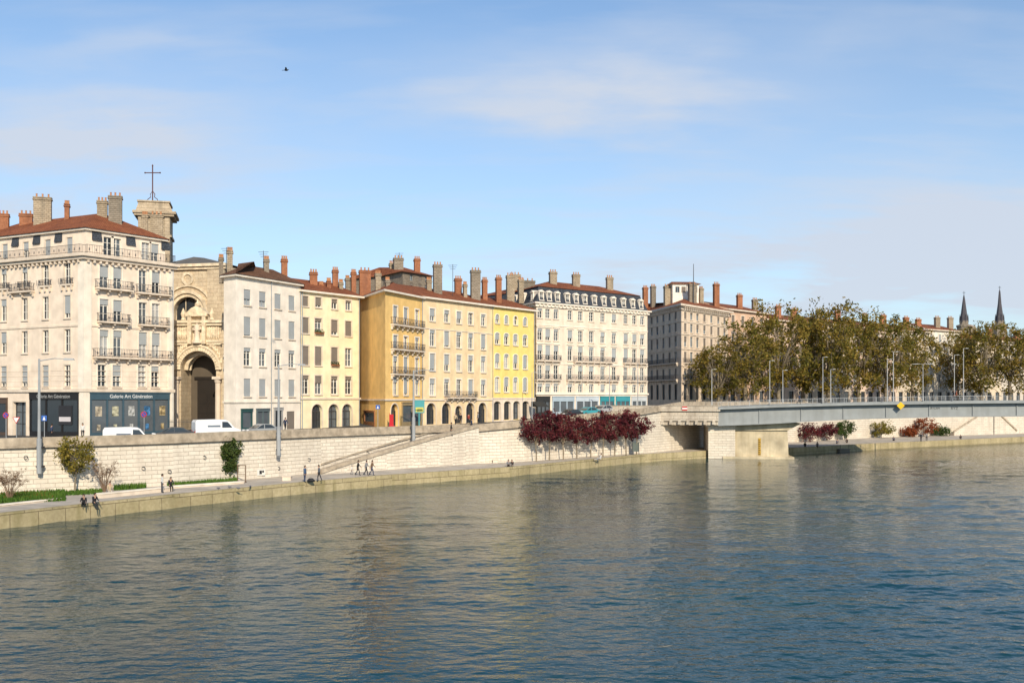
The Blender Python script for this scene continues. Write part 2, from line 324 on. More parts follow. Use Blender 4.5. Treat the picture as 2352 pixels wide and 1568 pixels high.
wallrun('pale stone quay wall behind the red trees up to the bridge',WR[:6])
fw=wallrun('distant quay wall beyond the bridge with steps',WR[5:])
m=MB(); c=MB(); dw=lambda px,o:ip(WR,px)[0]-o
for k in range(16):
    x0=2192+k*5.6; x1=x0+5.65; a=pt(x0,dw(x0,3.2),0); b=pt(x1,dw(x1,3.2),0); h=QZ+.36*(k+1); m.prism([a,b,b+V((-.9,2.9,0)),a+V((-.9,2.9,0))],QZ-.1,h)
    a=pt(x0,dw(x0,3.5),0); b=pt(x1,dw(x1,3.5),0); c.loft([a+V((0,0,h+.35)),a+V((-.1,.3,h+.35)),a+V((-.1,.3,h+.75)),a+V((0,0,h+.75))],[b+V((0,0,h+.71)),b+V((-.1,.3,h+.71)),b+V((-.1,.3,h+1.11)),b+V((0,0,h+1.11))])
    m.loft([a+V((0,0,QZ-.1)),a+V((-.1,.28,QZ-.1)),a+V((-.1,.28,h+.34)),a+V((0,0,h+.34))],[b+V((0,0,QZ-.1)),b+V((-.1,.28,QZ-.1)),b+V((-.1,.28,h+.7)),b+V((0,0,h+.7))])
for k in range(8):
    x0=2284+k*6.4; x1=x0+6.45; a=pt(x0,dw(x0,3.2),0); b=pt(x1,dw(x1,3.2),0); h=QZ+5.6-.66*k
    m.prism([a,b,b+V((-.9,2.9,0)),a+V((-.9,2.9,0))],QZ-.1,h); c.loft([a+V((0,-.3,h+.35)),a+V((-.1,0,h+.35)),a+V((-.1,0,h+.75)),a+V((0,-.3,h+.75))],[b+V((0,-.3,h-.31)),b+V((-.1,0,h-.31)),b+V((-.1,0,h+.09)),b+V((0,-.3,h+.09))])
m.build('steps',M_['quay'],fw); c.build('step_coping',M_['cop'],fw)
# stairs
OS=[(738,116),(900,124.2),(1000,129.6),(1101,135.6)]
st=thing('stone_staircase','long stone staircase descending leftwards along the quay wall','staircase',pt(738,116,QZ))
w=MB();c=MB();s=MB()
ztop=lambda px:1.75+(6.55-1.75)*((px-738)/(1101-738))**1.0
N=12; pxs=[738+(1101-738)*i/N for i in range(N+1)]
for x0,x1 in zip(pxs,pxs[1:]):
    A=pt(x0,ip(OS,x0)[0]);B=pt(x1,ip(OS,x1)[0]); d=(B-A).normalized(); i=V((-d.y,d.x,0)); za,zb=ztop(x0),ztop(x1); z=lambda k:V((0,0,k))
    w.loft([A+z(.6),A+i*.5+z(.6),A+i*.5+z(za-.42),A+i*.12+z(za-.42)],[B+z(.6),B+i*.5+z(.6),B+i*.5+z(zb-.42),B+i*.12+z(zb-.42)])
    c.loft([A-i*.06+z(za-.43),A+i*.6+z(za-.43),A+i*.6+z(za),A-i*.06+z(za)],[B-i*.06+z(zb-.43),B+i*.6+z(zb-.43),B+i*.6+z(zb),B-i*.06+z(zb)])
for k in range(30):
    x0=742+k*12; x1=x0+12.2; A=pt(x0,ip(OS,x0)[0]+.5);B=pt(x1,ip(OS,x1)[0]+.5); zz=ztop(x0)-.75
    s.prism([A,B,B+V((-1.2,2.6,0)),A+V((-1.2,2.6,0))],.8,max(zz,QZ+.1))
w.build('side_wall',M_['quay'],st); c.build('coping',M_['cop'],st); s.build('steps',M_['cop'],st)
c=MB()
for x0,x1 in zip(pxs,pxs[1:]):
    A=pt(x0,ip(WL,x0)[0]);B=pt(x1,ip(WL,x1)[0]); d=(B-A).normalized(); i=V((-d.y,d.x,0)); za,zb=ztop(x0)+.4,ztop(x1)+.4; z=lambda k:V((0,0,k))
    if zb>6.1: continue
    c.loft([A-i*.08+z(za),A+i*.3+z(za),A+i*.3+z(za+.18),A-i*.08+z(za+.18)],[B-i*.08+z(zb),B+i*.3+z(zb),B+i*.3+z(zb+.18),B-i*.08+z(zb+.18)])
c.build('wall_string',M_['cop'],st)
# ---------------------------------------------------------------- buildings
class Fac:
    def __init__(s,A,B):
        s.A=V((A.x,A.y,0)); e=V((B.x,B.y,0))-s.A; s.L=e.length; s.d=d=e.normalized(); s.holes=[]
        s.n=V((d.y,-d.x,0)); s.M=Matrix(((d.x,-d.y,0,A.x),(d.y,d.x,0,A.y),(0,0,1,0),(0,0,0,1)))
    def u(s,px): k=(px-CX)/F; return (k*s.A.y-s.A.x)/(s.d.x-k*s.d.y)
    def D(s,px): return s.A.y+s.u(px)*s.d.y
    def z(s,px,py): return zat(py,s.D(px))
    def T(s,u,y,z):  # text frame on the wall
        p=s.M@V((u,y,z)); return Matrix(((s.d.x,0,s.n.x,p.x),(s.d.y,0,s.n.y,p.y),(0,1,0,p.z),(0,0,0,1)))
def wallgrid(mb,L,z0,z1,holes,m=0):
    rd=lambda x:round(x,3)
    xs=sorted({0,rd(L)}|{rd(h[k]) for h in holes for k in (0,1)}); zs=sorted({rd(z0),rd(z1)}|{rd(h[k]) for h in holes for k in (2,3)})
    for a,b in zip(xs,xs[1:]):
        for c,d in zip(zs,zs[1:]):
            mx,mz=(a+b)/2,(c+d)/2
            if any(h[0]<mx<h[1] and h[2]<mz<h[3] for h in holes): continue
            mb.poly([(a,0,c),(b,0,c),(b,0,d),(a,0,d)],m)
    for u0,u1,a,b,ar,dp in holes:
        t=b-ar
        mb.poly([(u0,0,a),(u0,dp,a),(u0,dp,t),(u0,0,t)],m); mb.poly([(u1,0,a),(u1,0,t),(u1,dp,t),(u1,dp,a)],m); mb.poly([(u0,0,a),(u1,0,a),(u1,dp,a),(u0,dp,a)],m)
        if not ar: mb.poly([(u0,0,b),(u0,dp,b),(u1,dp,b),(u1,0,b)],m)
        else:
            um,w=(u0+u1)/2,(u1-u0)/2; P=[(um-w*math.cos(k*PI/12),t+ar*math.sin(k*PI/12)) for k in range(13)]
            for k in range(12):
                p,r=P[k],P[k+1]; cn=(u0,b) if k<6 else (u1,b)
                mb.poly([(cn[0],0,cn[1]),(p[0],0,p[1]),(r[0],0,r[1])],m); mb.poly([(p[0],0,p[1]),(p[0],dp,p[1]),(r[0],dp,r[1]),(r[0],0,r[1])],m)
def poff(P,d):
    n=len(P); out=[]
    for i in range(n):
        a,b,c=P[i-1],P[i],P[(i+1)%n]; e1=(b-a).normalized(); e2=(c-b).normalized(); n1=V((e1.y,-e1.x,0)); n2=V((e2.y,-e2.x,0)); bis=n1+n2
        out.append(b+bis*(2*d/max(.5,bis.length_squared)))
    return out
WC={}
ST={ # frame, sill, surround, blinds, blind weights, panes
 'b1':dict(fr='wfr',sur='trimw',bl='blind',bw=[0,0,.25,.5],pn=['glass','glass2','curt'],sill='trim'),
 'b1s':dict(fr='wfr',sur='trim',bl='blind',bw=[.3,.8,1,.5,0],pn=['glass'],sill='trim'),
 'b2':dict(fr='gfr',sur=None,bl='blind',bw=[1,1,.95,.6,.3],pn=['glass','curt'],sill='trim'),
 'b2w':dict(fr='wfr',sur=None,bl='blind',bw=[0,0,.2],pn=['glass','glass2'],sill='trim'),
 'b3':dict(fr='wfr',sur='trim',bl='blindd',bw=[.4,1,.8,.2,0],pn=['glass','glass2'],sill='trim'),
 'b4':dict(fr='wfr',sur='trimw',bl='blind',bw=[0,.3,.6,.9,.2],pn=['glass','glass2','curt'],sill='trim'),
 'b5':dict(fr='wfr',sur='trimw',bl='blind',bw=[0,.2,.4,.7],pn=['glass','glass2'],sill='trim',hood=1),
 'b6':dict(fr='gfr',sur='trim',bl='blindd',bw=[0,.2,.5,1],pn=['glass','glass2'],sill='trim'),
 'shop':dict(fr='iron',sur='trim',bl=None,bw=[0],pn=['glass','glass2'],sill=None),
 'plain':dict(fr='gfr',sur=None,bl='blindd',bw=[0,.4,1],pn=['glass'],sill=None)}
def mesh_of(key,fn,mats):
    if key not in WC:
        mb=MB(); fn(mb); o=mb.build(key[0],mats); WC[key]=o.data; bpy.data.objects.remove(o)
    return WC[key]
def put(name,me,parent,basis=None,local=False):
    o=bpy.data.objects.new(name,me); C.objects.link(o)
    if basis is not None: o.matrix_basis=basis
    if local: o.parent=parent
    else: par(o,parent)
    return o
def window(root,f,u,z0,z1,w,st,arch=0,dep=.26,name='window',holes=None):
    s=ST[st]; w=round(w*20)/20; h=round((z1-z0)*20)/20; z1=z0+h
    (f.holes if holes is None else holes).append((u-w/2,u+w/2,z0,z1,arch,dep))
    pn=random.choice(s['pn']); y=dep-.02
    def pane(b):
        if arch: b.poly([(-w/2,y,0),(w/2,y,0)]+[(w/2*math.cos(k*PI/10),y,h-arch+arch*math.sin(k*PI/10)) for k in range(11)])
        else: b.poly([(-w/2,y,0),(w/2,y,0),(w/2,y,h),(-w/2,y,h)])
    o=put(name,mesh_of((name,w,h,arch,pn,dep),pane,M_[pn]),root,f.M@Matrix.Translation((u,0,z0)))
    def frame(b):
        t=.08; hh=h-arch; y0=y-.09; y1=y-.01
        b.box(-w/2,-w/2+t,y0,y1,0,hh); b.box(w/2-t,w/2,y0,y1,0,hh); b.box(-.05,.05,y0-.01,y1-.001,0,h-.02); b.box(-w/2+t,w/2-t,y0+.002,y1-.002,0,t)
        b.box(-w/2+t,w/2-t,y0+.003,y1-.003,hh-t,hh)
        if h>1.5: b.box(-w/2+t,w/2-t,y0+.005,y1-.005,h*.36,h*.36+.05); b.box(-w/2+t,w/2-t,y0+.004,y1-.004,h*.7,h*.7+.06)
    put('frame',mesh_of(('frame',w,h,arch,s['fr'],dep),frame,M_[s['fr']]),o,local=True)
    if s['sill']: put('sill',mesh_of(('sill',w),lambda b:b.box(-w/2-.12,w/2+.12,-.14,.05,-.16,-.004),M_[s['sill']]),o,local=True)
    if s['sur']:
        def sur(b):
            t=.16; b.box(-w/2-t,-w/2-.003,-.05,.04,0,h+(.0 if not arch else -arch)); b.box(w/2+.003,w/2+t,-.05,.04,0,h-(arch or 0))
            if not arch:
                b.box(-w/2-t,w/2+t,-.055,.04,h+.003,h+t+.04)
                if s.get('hood'): b.box(-w/2-t-.08,w/2+t+.08,-.2,.04,h+t+.05,h+t+.16)
            else:
                P=[(math.cos(k*PI/10),math.sin(k*PI/10)) for k in range(11)]
                for p,r in zip(P,P[1:]):
                    b.loft([(p[0]*(w/2+.003),-.05,h-arch+p[1]*(arch+.003)),(p[0]*(w/2+t),-.05,h-arch+p[1]*(arch+t)),(r[0]*(w/2+t),-.05,h-arch+r[1]*(arch+t)),(r[0]*(w/2+.003),-.05,h-arch+r[1]*(arch+.003))],
                           [(p[0]*(w/2+.003),.04,h-arch+p[1]*(arch+.003)),(p[0]*(w/2+t),.04,h-arch+p[1]*(arch+t)),(r[0]*(w/2+t),.04,h-arch+r[1]*(arch+t)),(r[0]*(w/2+.003),.04,h-arch+r[1]*(arch+.003))])
        put('surround',mesh_of(('surround',w,h,arch,st),sur,M_[s['sur']]),o,local=True)
    bf=random.choice(s['bw'])
    if s['bl'] and bf: put('blind',mesh_of(('blind',w,h,bf,s['bl']),lambda b:b.box(-w/2+.01,w/2-.01,.07,.11,h*(1-bf)+.01,h-.01),M_[s['bl']]),o,local=True)
    return o
class Bld:
    def __init__(s,name,label,front,depth,zb,ze,wmat,cat='building',group=None,bk=None):
        d=(front[-1]-front[-2]).normalized(); bk=bk or V((-d.y,d.x,0))*depth; s.bk=bk; s.front=front; s.wmat=wmat
        s.poly=front+[front[-1]+bk,front[0]+bk]; s.zb=zb; s.ze=ze; c=front[-2]; s.root=thing(name,label,cat,(c.x,c.y,zb),0,group); s.tiers=[]; s.roof=None
        s.fs=s.tier(s.poly,zb-1.5,ze,wmat,'wall')
    def tier(s,poly,z0,z1,m,name):
        fs=[Fac(poly[i],poly[i+1]) for i in range(len(s.front)-1)]; s.tiers.append((poly,fs,z0,z1,m,name)); return fs
    def grid(s,f,cols,rows,ref,w,st,arch=0,dep=.26,skip=()):
        for yt,yb in rows:
            for px in cols:
                if (px,yt) in skip: continue
                window(s.root,f,f.u(px),f.z(ref,yb),f.z(ref,yt),w,st,arch,dep)
    def band(s,z0,z1,proud,m='trim',name='cornice',poly=None,dent=0):
        b=MB(); b.prism(poff(poly or s.poly,proud),z0,z1)
        if dent:
            for f in s.fs:
                b.M=f.M; n=int(f.L/dent)
                for k in range(n): b.box((k+.3)*dent,(k+.62)*dent,-proud*.8,.05,z0-.35,z0+.02)
        return b.build(name,M_[m] if isinstance(m,str) else m,s.root)
    def balcony(s,f,p0,p1,z,h=1.0,proj=.75,m='trim'):
        u0,u1=f.u(p0),f.u(p1); b=MB(f.M); b.box(u0,u1,-proj,.05,z-.2,z); n=max(2,int((u1-u0)/1.5))
        for k in range(n+1):
            x=u0+.2+(u1-u0-.4)*k/n; b.ext([(x-.1,z-.21),(x+.1,z-.21),(x+.1,z-.75),(x-.1,z-.75)],-.25,.04); b.box(x-.09,x+.09,-proj*.8,-.2,z-.42,z-.205)
        o=b.build('balcony',M_[m],s.root); r=MB(f.M)
        for zz in (z+.08,z+h-.04): 
            r.box(u0,u1,-proj+.02,-proj+.06,zz,zz+.045); r.box(u0,u0+.04,-proj+.06,0,zz,zz+.045); r.box(u1-.04,u1,-proj+.06,0,zz,zz+.045)
        n=int((u1-u0)/.22)
        for k in range(n+1):
            x=u0+.02+(u1-u0-.06)*k/max(1,n); r.box(x,x+.025,-proj+.025,-proj+.055,z,z+h-.04)
            if k%4==1: r.box(x-.05,x+.08,-proj+.02,-proj+.05,z+.3,z+.6)
        for yy in (-.2,-.45): r.box(u0+.005,u0+.035,yy,yy+.03,z,z+h-.04); r.box(u1-.035,u1-.005,yy,yy+.03,z,z+h-.04)
        r.build('railing',M_['iron'],o); return o
    def hip(s,ze,zr,hl=0,hr=0,over=.45,m='tile'):
        Q=poff(s.poly,over) ; n=len(Q); A,Bq,Cq,Dq=Q[0],Q[n-3],Q[n-2],Q[n-1]; dd=(Bq-A).normalized(); z=lambda p,k:V((p.x,p.y,k))
        m0=z((A+Dq)/2+dd*hl,zr); m1=z((Bq+Cq)/2-dd*hr,zr); mb=MB()
        fr=[z(p,ze) for p in Q[:n-2]]
        if len(fr)==2: mb.poly([fr[0],fr[1],m1,m0]); mb.poly([z(Dq,ze),fr[0],m0],0 if hl else 1)
        else: mb.poly([fr[0],fr[1],m0]); mb.poly([fr[1],fr[2],m1,m0]); mb.poly([z(Dq,ze),fr[0],m0])
        mb.poly([fr[-1],z(Cq,ze),m1],0 if hr else 1); mb.poly([z(Cq,ze),z(Dq,ze),m0,m1]); mb.poly([z(p,ze-.003) for p in reversed(Q)],1)
        s.roof=mb.build('roof',[M_[m],s.wmat],s.root); return s.roof
    def frust(s,poly,z0,over,z1,inset,m='tile',name='roof'):
        mb=MB(); mb.loft([V((p.x,p.y,z0)) for p in poff(poly,over)],[V((p.x,p.y,z1)) for p in poff(poly,-inset)]); o=mb.build(name,M_[m],s.root)
        if name=='roof': s.roof=o
        return o
    def chimney(s,px,yt,yb,wpx,setb=4,m='cstone',pots=3):
        f=min(s.fs,key=lambda f:0 if -1<f.u(px)<f.L+1 else abs(f.u(px)-f.L/2)); u=min(max(f.u(px),0),f.L); D=f.A.y+u*f.d.y+setb
        p=pt(px,D); z1=zat(yt,D); z0=zat(yb,D)-2.2; w=max(.55,(wpx*D/F-.25)/.95); b=MB(Matrix.Translation(p)@Matrix.Rotation(.3,4,'Z')); dp=.4
        b.box(-w/2,w/2,-dp,dp,z0,z1-.35); b.box(-w/2-.1,w/2+.1,-dp-.1,dp+.1,z1-.6,z1-.45); b.box(-w/2-.06,w/2+.06,-dp-.06,dp+.06,z1-.349,z1-.2)
        for k in range(pots): x=-w/2+w*(k+.5)/pots; b.lathe((x,0,z1-.2),[(.13,0),(.1,.3),(.13,.45)],7,1)
        return b.build('chimney',[M_[m],M_['pot']],s.roof or s.root)
    def antenna(s,px,yt,yb,setb=4):
        f=min(s.fs,key=lambda f:0 if -1<f.u(px)<f.L+1 else abs(f.u(px)-f.L/2)); D=f.D(px)+setb; b=MB(); z=zat(yt,D)
        b.tube([pt(px,D,zat(yb,D)-2),pt(px,D,z)],.04,5)
        for k in range(3): b.tube([pt(px,D,z-.15-k*.3)+V((-.7+.15*k,.1,0)),pt(px,D,z-.15-k*.3)+V((.7-.15*k,-.1,0))],.025,4)
        b.build('antenna',M_['iron'],s.roof or s.root,uv=False)
    def shop(s,f,p0,p1,ref,yt,yb,col,n=3,sign=.7,txt=None,tsize=.5,glass='glass2',tcol=(.75,.75,.75)):
        u0,u1,z0,z1=f.u(p0),f.u(p1),f.z(ref,yb),f.z(ref,yt); b=MB(f.M); m=simple(col,.5)
        b.box(u0,u1,-.2,.05,z1-sign,z1); b.box(u0-.05,u1+.05,-.28,.05,z1+.002,z1+.12); b.box(u0,u1,-.14,.05,z0-1,z0+.45)
        for k in range(n+1):
            x=u0+(u1-u0-.22)*k/n; b.box(x,x+.22,-.16,.05,z0+.452,z1-sign-.002)
        o=b.build('shopfront',m,s.root)
        for k in range(n):
            x0=u0+(u1-u0-.22)*k/n+.22; x1=u0+(u1-u0-.22)*(k+1)/n; g=MB(f.M); g.box(x0,x1,-.05,.03,z0+.453,z1-sign-.003); g.build('shop_window',M_[glass],o)
        if txt: text(txt,tsize,f.T((u0+u1)/2,-.215,z1-sign/2),simple(tcol,.5),o)
        return o,(u0,u1,z0,z1)
    def pipe(s,f,px,z0=None,z1=None):
        u=f.u(px); b=MB(f.M); b.tube([(u,-.1,z0 or s.zb-.5),(u,-.1,(z1 or s.ze)-.1)],.06,6); b.build('downpipe',M_['zinc'],s.root,uv=False)
    def dormer(s,f,px,z,w,h,m='trimw',y0=.1):
        u=f.u(px); sd=.13; b=MB(f.M); b.box(u-w/2-sd,u-w/2,y0,2.2,z,z+h); b.box(u+w/2,u+w/2+sd,y0,2.2,z,z+h); b.box(u-w/2-sd-.06,u+w/2+sd+.06,y0-.1,2.2,z+h,z+h+.14)
        b.ext([(u-w/2-sd,z+h+.14),(u+w/2+sd,z+h+.14),(u,z+h+.42)],y0-.08,2.0); b.box(u-w/2-sd-.05,u+w/2+sd+.05,y0-.08,y0+.3,z-.15,z)
        o=b.build('dormer',M_[m],s.root); g=MB(f.M); g.box(u-w/2,u+w/2,y0+.2,y0+.25,z,z+h); g.build('pane',M_['glass'],o)
        g=MB(f.M); g.box(u-.04,u+.04,y0+.12,y0+.19,z,z+h)
        for zz in (z,z+h*.5,z+h-.07): g.box(u-w/2,u+w/2,y0+.13,y0+.185,zz,zz+.07)
        for x in (u-w/2,u+w/2-.08): g.box(x,x+.08,y0+.125,y0+.188,z,z+h)
        g.build('frame',M_['wfr'],o)
    def finish(s):
        for poly,fs,z0,z1,m,name in s.tiers:
            mb=MB()
            for f in fs: mb.M=f.M; wallgrid(mb,f.L,z0,z1,f.holes)
            mb.M=Matrix()
            for i in range(len(fs),len(poly)):
                a,b=poly[i],poly[(i+1)%len(poly)]; mb.poly([(a.x,a.y,z0),(b.x,b.y,z0),(b.x,b.y,z1),(a.x,a.y,z1)])
            mb.build(name,m,s.root)
# --- corner building on the left
Kc=pt(193,118); P0=pt(0,124.8); b1=Bld('corner_building','tall cream corner building with iron balconies and red hipped roof at far left',[Kc+(P0-Kc)*1.5,Kc,pt(398,128)],17,5.4,26.9,M_['b1'],bk=V((-8,14,0)))
f1,f2=b1.fs
b1.grid(f1,[155,105,57,9,-40],[(603,652),(678,730),(756,808),(838,888)],155,1.05,'b1s')
for yt,yb in [(612,664),(688,740),(758,818)]:
    for px in (239,270,328,358): window(b1.root,f2,f2.u(px),f2.z(250,yb),f2.z(250,yt),1.15,'b1')
for px in (234,268,326,356): window(b1.root,f2,f2.u(px),f2.z(250,888),f2.z(250,838),1.1,'b1')
for px0,px1,yb in [(217,300,663),(311,388,667),(222,293,739),(317,382,742),(212,390,820)]:
    b1.balcony(f2,px0,px1,f2.z(250,yb if px0<300 else yb-2)-.0)
for px in (155,105,57,9): b1.balcony(f1,px-14,px+14,f1.z(155,652)-.02,.7,.25); 
b1.balcony(f1,28,80,f1.z(155,660)-.1,.9,.6)
for z0,z1,pr in [(f2.z(250,900),f2.z(250,893),.22),(f2.z(250,752),f2.z(250,748),.1),(26.9,27.25,.75),(26.55,26.897,.45)]: b1.band(z0,z1,pr,dent=.8 if pr==.45 else 0)
for k in range(5): b1.band(10.9+k*.62,10.94+k*.62,.03,'b1','rustication')
q_=MB(f2.M); q_.box(-.02,.9,-.12,.05,5,26.5); q_.box(f2.L-.8,f2.L,-.12,.05,5,26.5); q_.M=f1.M; q_.box(f1.L-.9,f1.L+.1,-.121,.05,5,26.5); q_.build('pilaster',M_['trimw'],b1.root)
ap=poff(b1.poly,-.9); a1,a2=b1.tier(ap,27.2,30.2,M_['b1'],'attic_wall')
for px in (160,110,60,12,-40): window(b1.root,a1,a1.u(px),27.35,29.5,1.0,'b1s')
for px in (248,268,335,355): window(b1.root,a2,a2.u(px),27.35,29.7,1.2,'b1')
for f,pxs_ in ((a1,(135,85,36,-15)),(a2,(222,300,380))):
    for px in pxs_:
        u=f.u(px); mb=MB(f.M); hw_=.62; mb.loft([(u-hw_,-.22,29.1),(u+hw_,-.22,29.1),(u+hw_,.1,29.1),(u-hw_,.1,29.1)],[(u-hw_,-.02,30.15),(u+hw_,-.02,30.15),(u+hw_,.1,30.15),(u-hw_,.1,30.15)]); mb.build('slate_panel',M_['slate'],b1.root)
b1.balcony(f1,-95,193.5,27.27,1.0,.68); b1.balcony(f2,193.5,396,27.28,1.0,.68)
b1.band(30.2,30.45,.35,'trimw','eave',ap); b1.frust(ap,30.46,.55,33.6,6.2)
for a in [(98,450,515,40,8,'cstone'),(265,447,512,32,5,'cgrey'),(235,458,488,25,7,'cstone'),(360,490,528,30,5,'cstone'),(333,490,512,16,5,'cstone'),(8,488,522,26,7,'cbrick'),(60,488,505,30,9,'cbrick'),(154,465,488,9,9,'cbrick')]: b1.chimney(*a)
o,(u0,u1,z0,z1)=b1.shop(f2,205,388,250,903,1001,(.05,.09,.12),5,.75,'Galerie Art Génération',.62)
cols=[(.34,.29,.22),(.36,.34,.24),(.4,.4,.39),(.05,.15,.3),(.34,.26,.14)]
for k in range(5):
    x=u0+(u1-u0)*(k+.5)/5+.08; mb=MB(f2.M); mb.box(x-.42,x+.42,-.09,-.04,z0+2.4,z0+3.6); mb.box(x-.22,x+.22,-.095,-.05,z0+.7,z0+1.4); mb.build('display_picture',simple(cols[k],.5,var=.8,scale=2.5),o)
b1.shop(f1,70,183,155,903,1000,(.02,.018,.018),3,.75,'Galerie Art Génération',.62,'glass',(.35,.35,.35))
mb=MB(f1.M); u=f1.u(152); mb.box(u-1.1,u+1.1,-.19,.0,6.9,9.2); mb.build('poster_panel',simple((.03,.03,.035)),b1.root)
mb=MB(f1.M); mb.box(u-1,u+1,-.2,.0,7.3,7.85); mb.build('poster_strip',simple((.6,.55,.56)),b1.root)
window(b1.root,f1,f1.u(45),5.4,9.6,2.4,'shop',.0,.5,'door'); b1.shop(f1,-60,18,0,915,1000,(.09,.06,.045),2,.6,glass='glass')
b1.pipe(f2,396); b1.finish()
# --- church
ch=thing('stone_church','ornate tan stone church with arched portal and a cross on its tower','church',pt(456,134,5.5))
pf=Fac(pt(392,134.5),pt(545,133.5)); u=pf.u(456); zt=pf.z(456,742); mb=MB(pf.M)
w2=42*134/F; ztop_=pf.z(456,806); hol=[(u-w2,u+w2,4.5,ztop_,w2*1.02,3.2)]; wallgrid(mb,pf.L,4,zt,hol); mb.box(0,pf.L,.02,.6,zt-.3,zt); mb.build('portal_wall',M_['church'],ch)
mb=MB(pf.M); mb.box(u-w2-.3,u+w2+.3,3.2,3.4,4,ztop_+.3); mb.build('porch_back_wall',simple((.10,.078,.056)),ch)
mb=MB(pf.M); zs=pf.z(456,870); mb.box(u-1.5,u+1.5,3.05,3.19,4.5,zs); mb.box(u-1.9,u+1.9,2.95,3.18,zs,zs+.35)
for k in range(2):
    for j in range(4): mb.box(u-1.35+k*1.45,u-.1+k*1.45,3.0,3.06,5.3+j*1.35,6.4+j*1.35)
mb.build('door',simple((.018,.013,.010)),ch)
zc=ztop_-w2*1.02
for nm_,r0,r1,y0,y1,ga in (('archivolt',w2+.01,w2+.55,-.3,.1,.9),('archivolt',w2+.56,w2+.85,-.42,.1,1.0),('vault_rib',w2-.5,w2-.02,1.0,1.3,1.0),('vault_rib',w2-.5,w2-.02,2.0,2.3,1.0)):
    mb=MB(pf.M)
    for k in range(24):
        t0,t1=k*PI/24,(k+ga)*PI/24; pts=[(u+math.cos(t)*r,zc+math.sin(t)*r*1.02) for r,t in ((r0,t0),(r1,t0),(r1,t1),(r0,t1))]; mb.ext(pts,y0,y1)
    mb.build(nm_,M_['churcht'],ch)
for px in (407,503):
    x=pf.u(px); mb=MB(pf.M); mb.lathe((x,-.35,5),[(.5,0),(.5,.6),(.38,.7),(.36,zs-5.6),(.42,zs-5.5),(.55,zs-5.05)],14); mb.box(x-.6,x+.6,-.95,.05,zs-.05,zs+.3); mb.box(x-.6,x+.6,-.95,.05,4.5,5.3); mb.build('column',M_['trim'],ch,smooth=False)
mb=MB(pf.M)
for y0,y1,pr in ((742,736,.7),(748,742.5,.45),(786,781,.4),(792,786.5,.25)): mb.box(0,pf.L,-pr,.05,pf.z(456,y0),pf.z(456,y1))
for k in range(26):
    x=pf.u(404)+k*.24; 
    if abs(x-u)>1: mb.lathe((x,-.12,pf.z(456,779)),[(.05,0),(.16+.05*R(),.5+.2*R()),(.12,1.1),(.17,1.3+.3*R()),(.03,1.75)],6)
for sx in (-1,1):
    for k in range(9): mb.lathe((u+sx*(1.7+.25*k),-.1,pf.z(456,800)-.12*k*k*.5),[(.05,0),(.2,.25),(.12,.5),(.16,.7),(.03,.95)],6)
mb.build('entablature',M_['churcht'],ch)
mb=MB(pf.M); zq=pf.z(456,790); zp=pf.z(456,722)
mb.box(u-.74,u+.74,-.1,.5,zq,zp-.301)
for sx in (-1,1): mb.box(u+sx*1.0-.25,u+sx*1.0+.25,-.75,.1,zq,zp-.3); mb.lathe((u+sx*2.0,-.3,pf.z(456,735)),[(.35,0),(.2,.3),(.35,.8),(.25,1.1),(.05,1.6)],8)
mb.box(u-1.5,u+1.5,-.85,.6,zp-.3,zp); mb.ext([(u-1.6,zp),(u+1.6,zp),(u+.7,zp+.8),(u,zp+1.1),(u-.7,zp+.8)],-.8,.5); mb.lathe((u,-.3,zp+1.1),[(.3,0),(.35,.3),(.1,.6),(.02,1)],8)
mb.build('niche',M_['churcht'],ch)
def statue(p,h,name='statue'):
    mb=MB(Matrix.Translation(p)@Matrix.Scale(h/1.9,4)); mb.lathe((0,0,0),[(.4,0),(.4,.12),(.28,.13),(.24,.6),(.22,1.0),(.27,1.35),(.2,1.52),(.07,1.6),(.11,1.7),(.12,1.8),(.05,1.93)],10)
    for s in (-1,1): mb.tube([(s*.25,0,1.42),(s*.34,-.06,1.15),(s*.12,-.22,1.1)],[.09,.08,.05],6)
    mb.build(name,M_['trim'],ch,smooth=True)
statue(pf.M@V((u,-.45,zq+.1)),3.0)
x=pf.u(528); mb=MB(pf.M); mb.box(x-.85,x+.85,-.6,.1,4,pf.z(456,725)); mb.box(x-1,x+1,-.75,.1,pf.z(456,790),pf.z(456,784)); mb.box(x-1,x+1,-.75,.1,pf.z(456,870),pf.z(456,864)); mb.box(x-1,x+1,-.75,.1,pf.z(456,727),pf.z(456,720))
mb.lathe((x,-.3,pf.z(456,720)),[(.5,0),(.3,.3),(.6,.9),(.3,1.4),(.05,1.7)],10); mb.build('pier',M_['church'],ch); statue(pf.M@V((x,-.95,pf.z(456,846))),2.6)
nf=Fac(pt(375,146),pt(517,144)); un=nf.u(432); zt2=nf.z(430,612); mb=MB(nf.M); rr=36*146/F; lz=nf.z(430,738); wallgrid(mb,nf.L,4,zt2,[(un-rr,un+rr,lz,lz+rr*1.55,rr,.9)])
mb.box(0,nf.L,1.0,26,4,zt2-.01); mb.box(nf.L-2.6,nf.L,-.4,.1,4,zt2-.6); mb.build('nave_wall',M_['church'],ch)
mb=MB(nf.M); mb.box(un-rr,un+rr,.8,.9,lz,lz+rr*1.6); mb.build('lunette_window',M_['glass'],ch)
mb=MB(nf.M); zc2=lz+rr*.55
for k in range(18):
    t0,t1=k*PI/18,(k+1)*PI/18
    for r0,r1,pr in ((rr,rr+.5,.2),(rr+.51,rr+.95,.45),(rr+1.5,rr+1.75,.25)): mb.ext([(un+math.cos(t)*r,zc2+math.sin(t)*r) for r,t in ((r0,t0),(r1,t0),(r1,t1),(r0,t1))],-pr,.1)
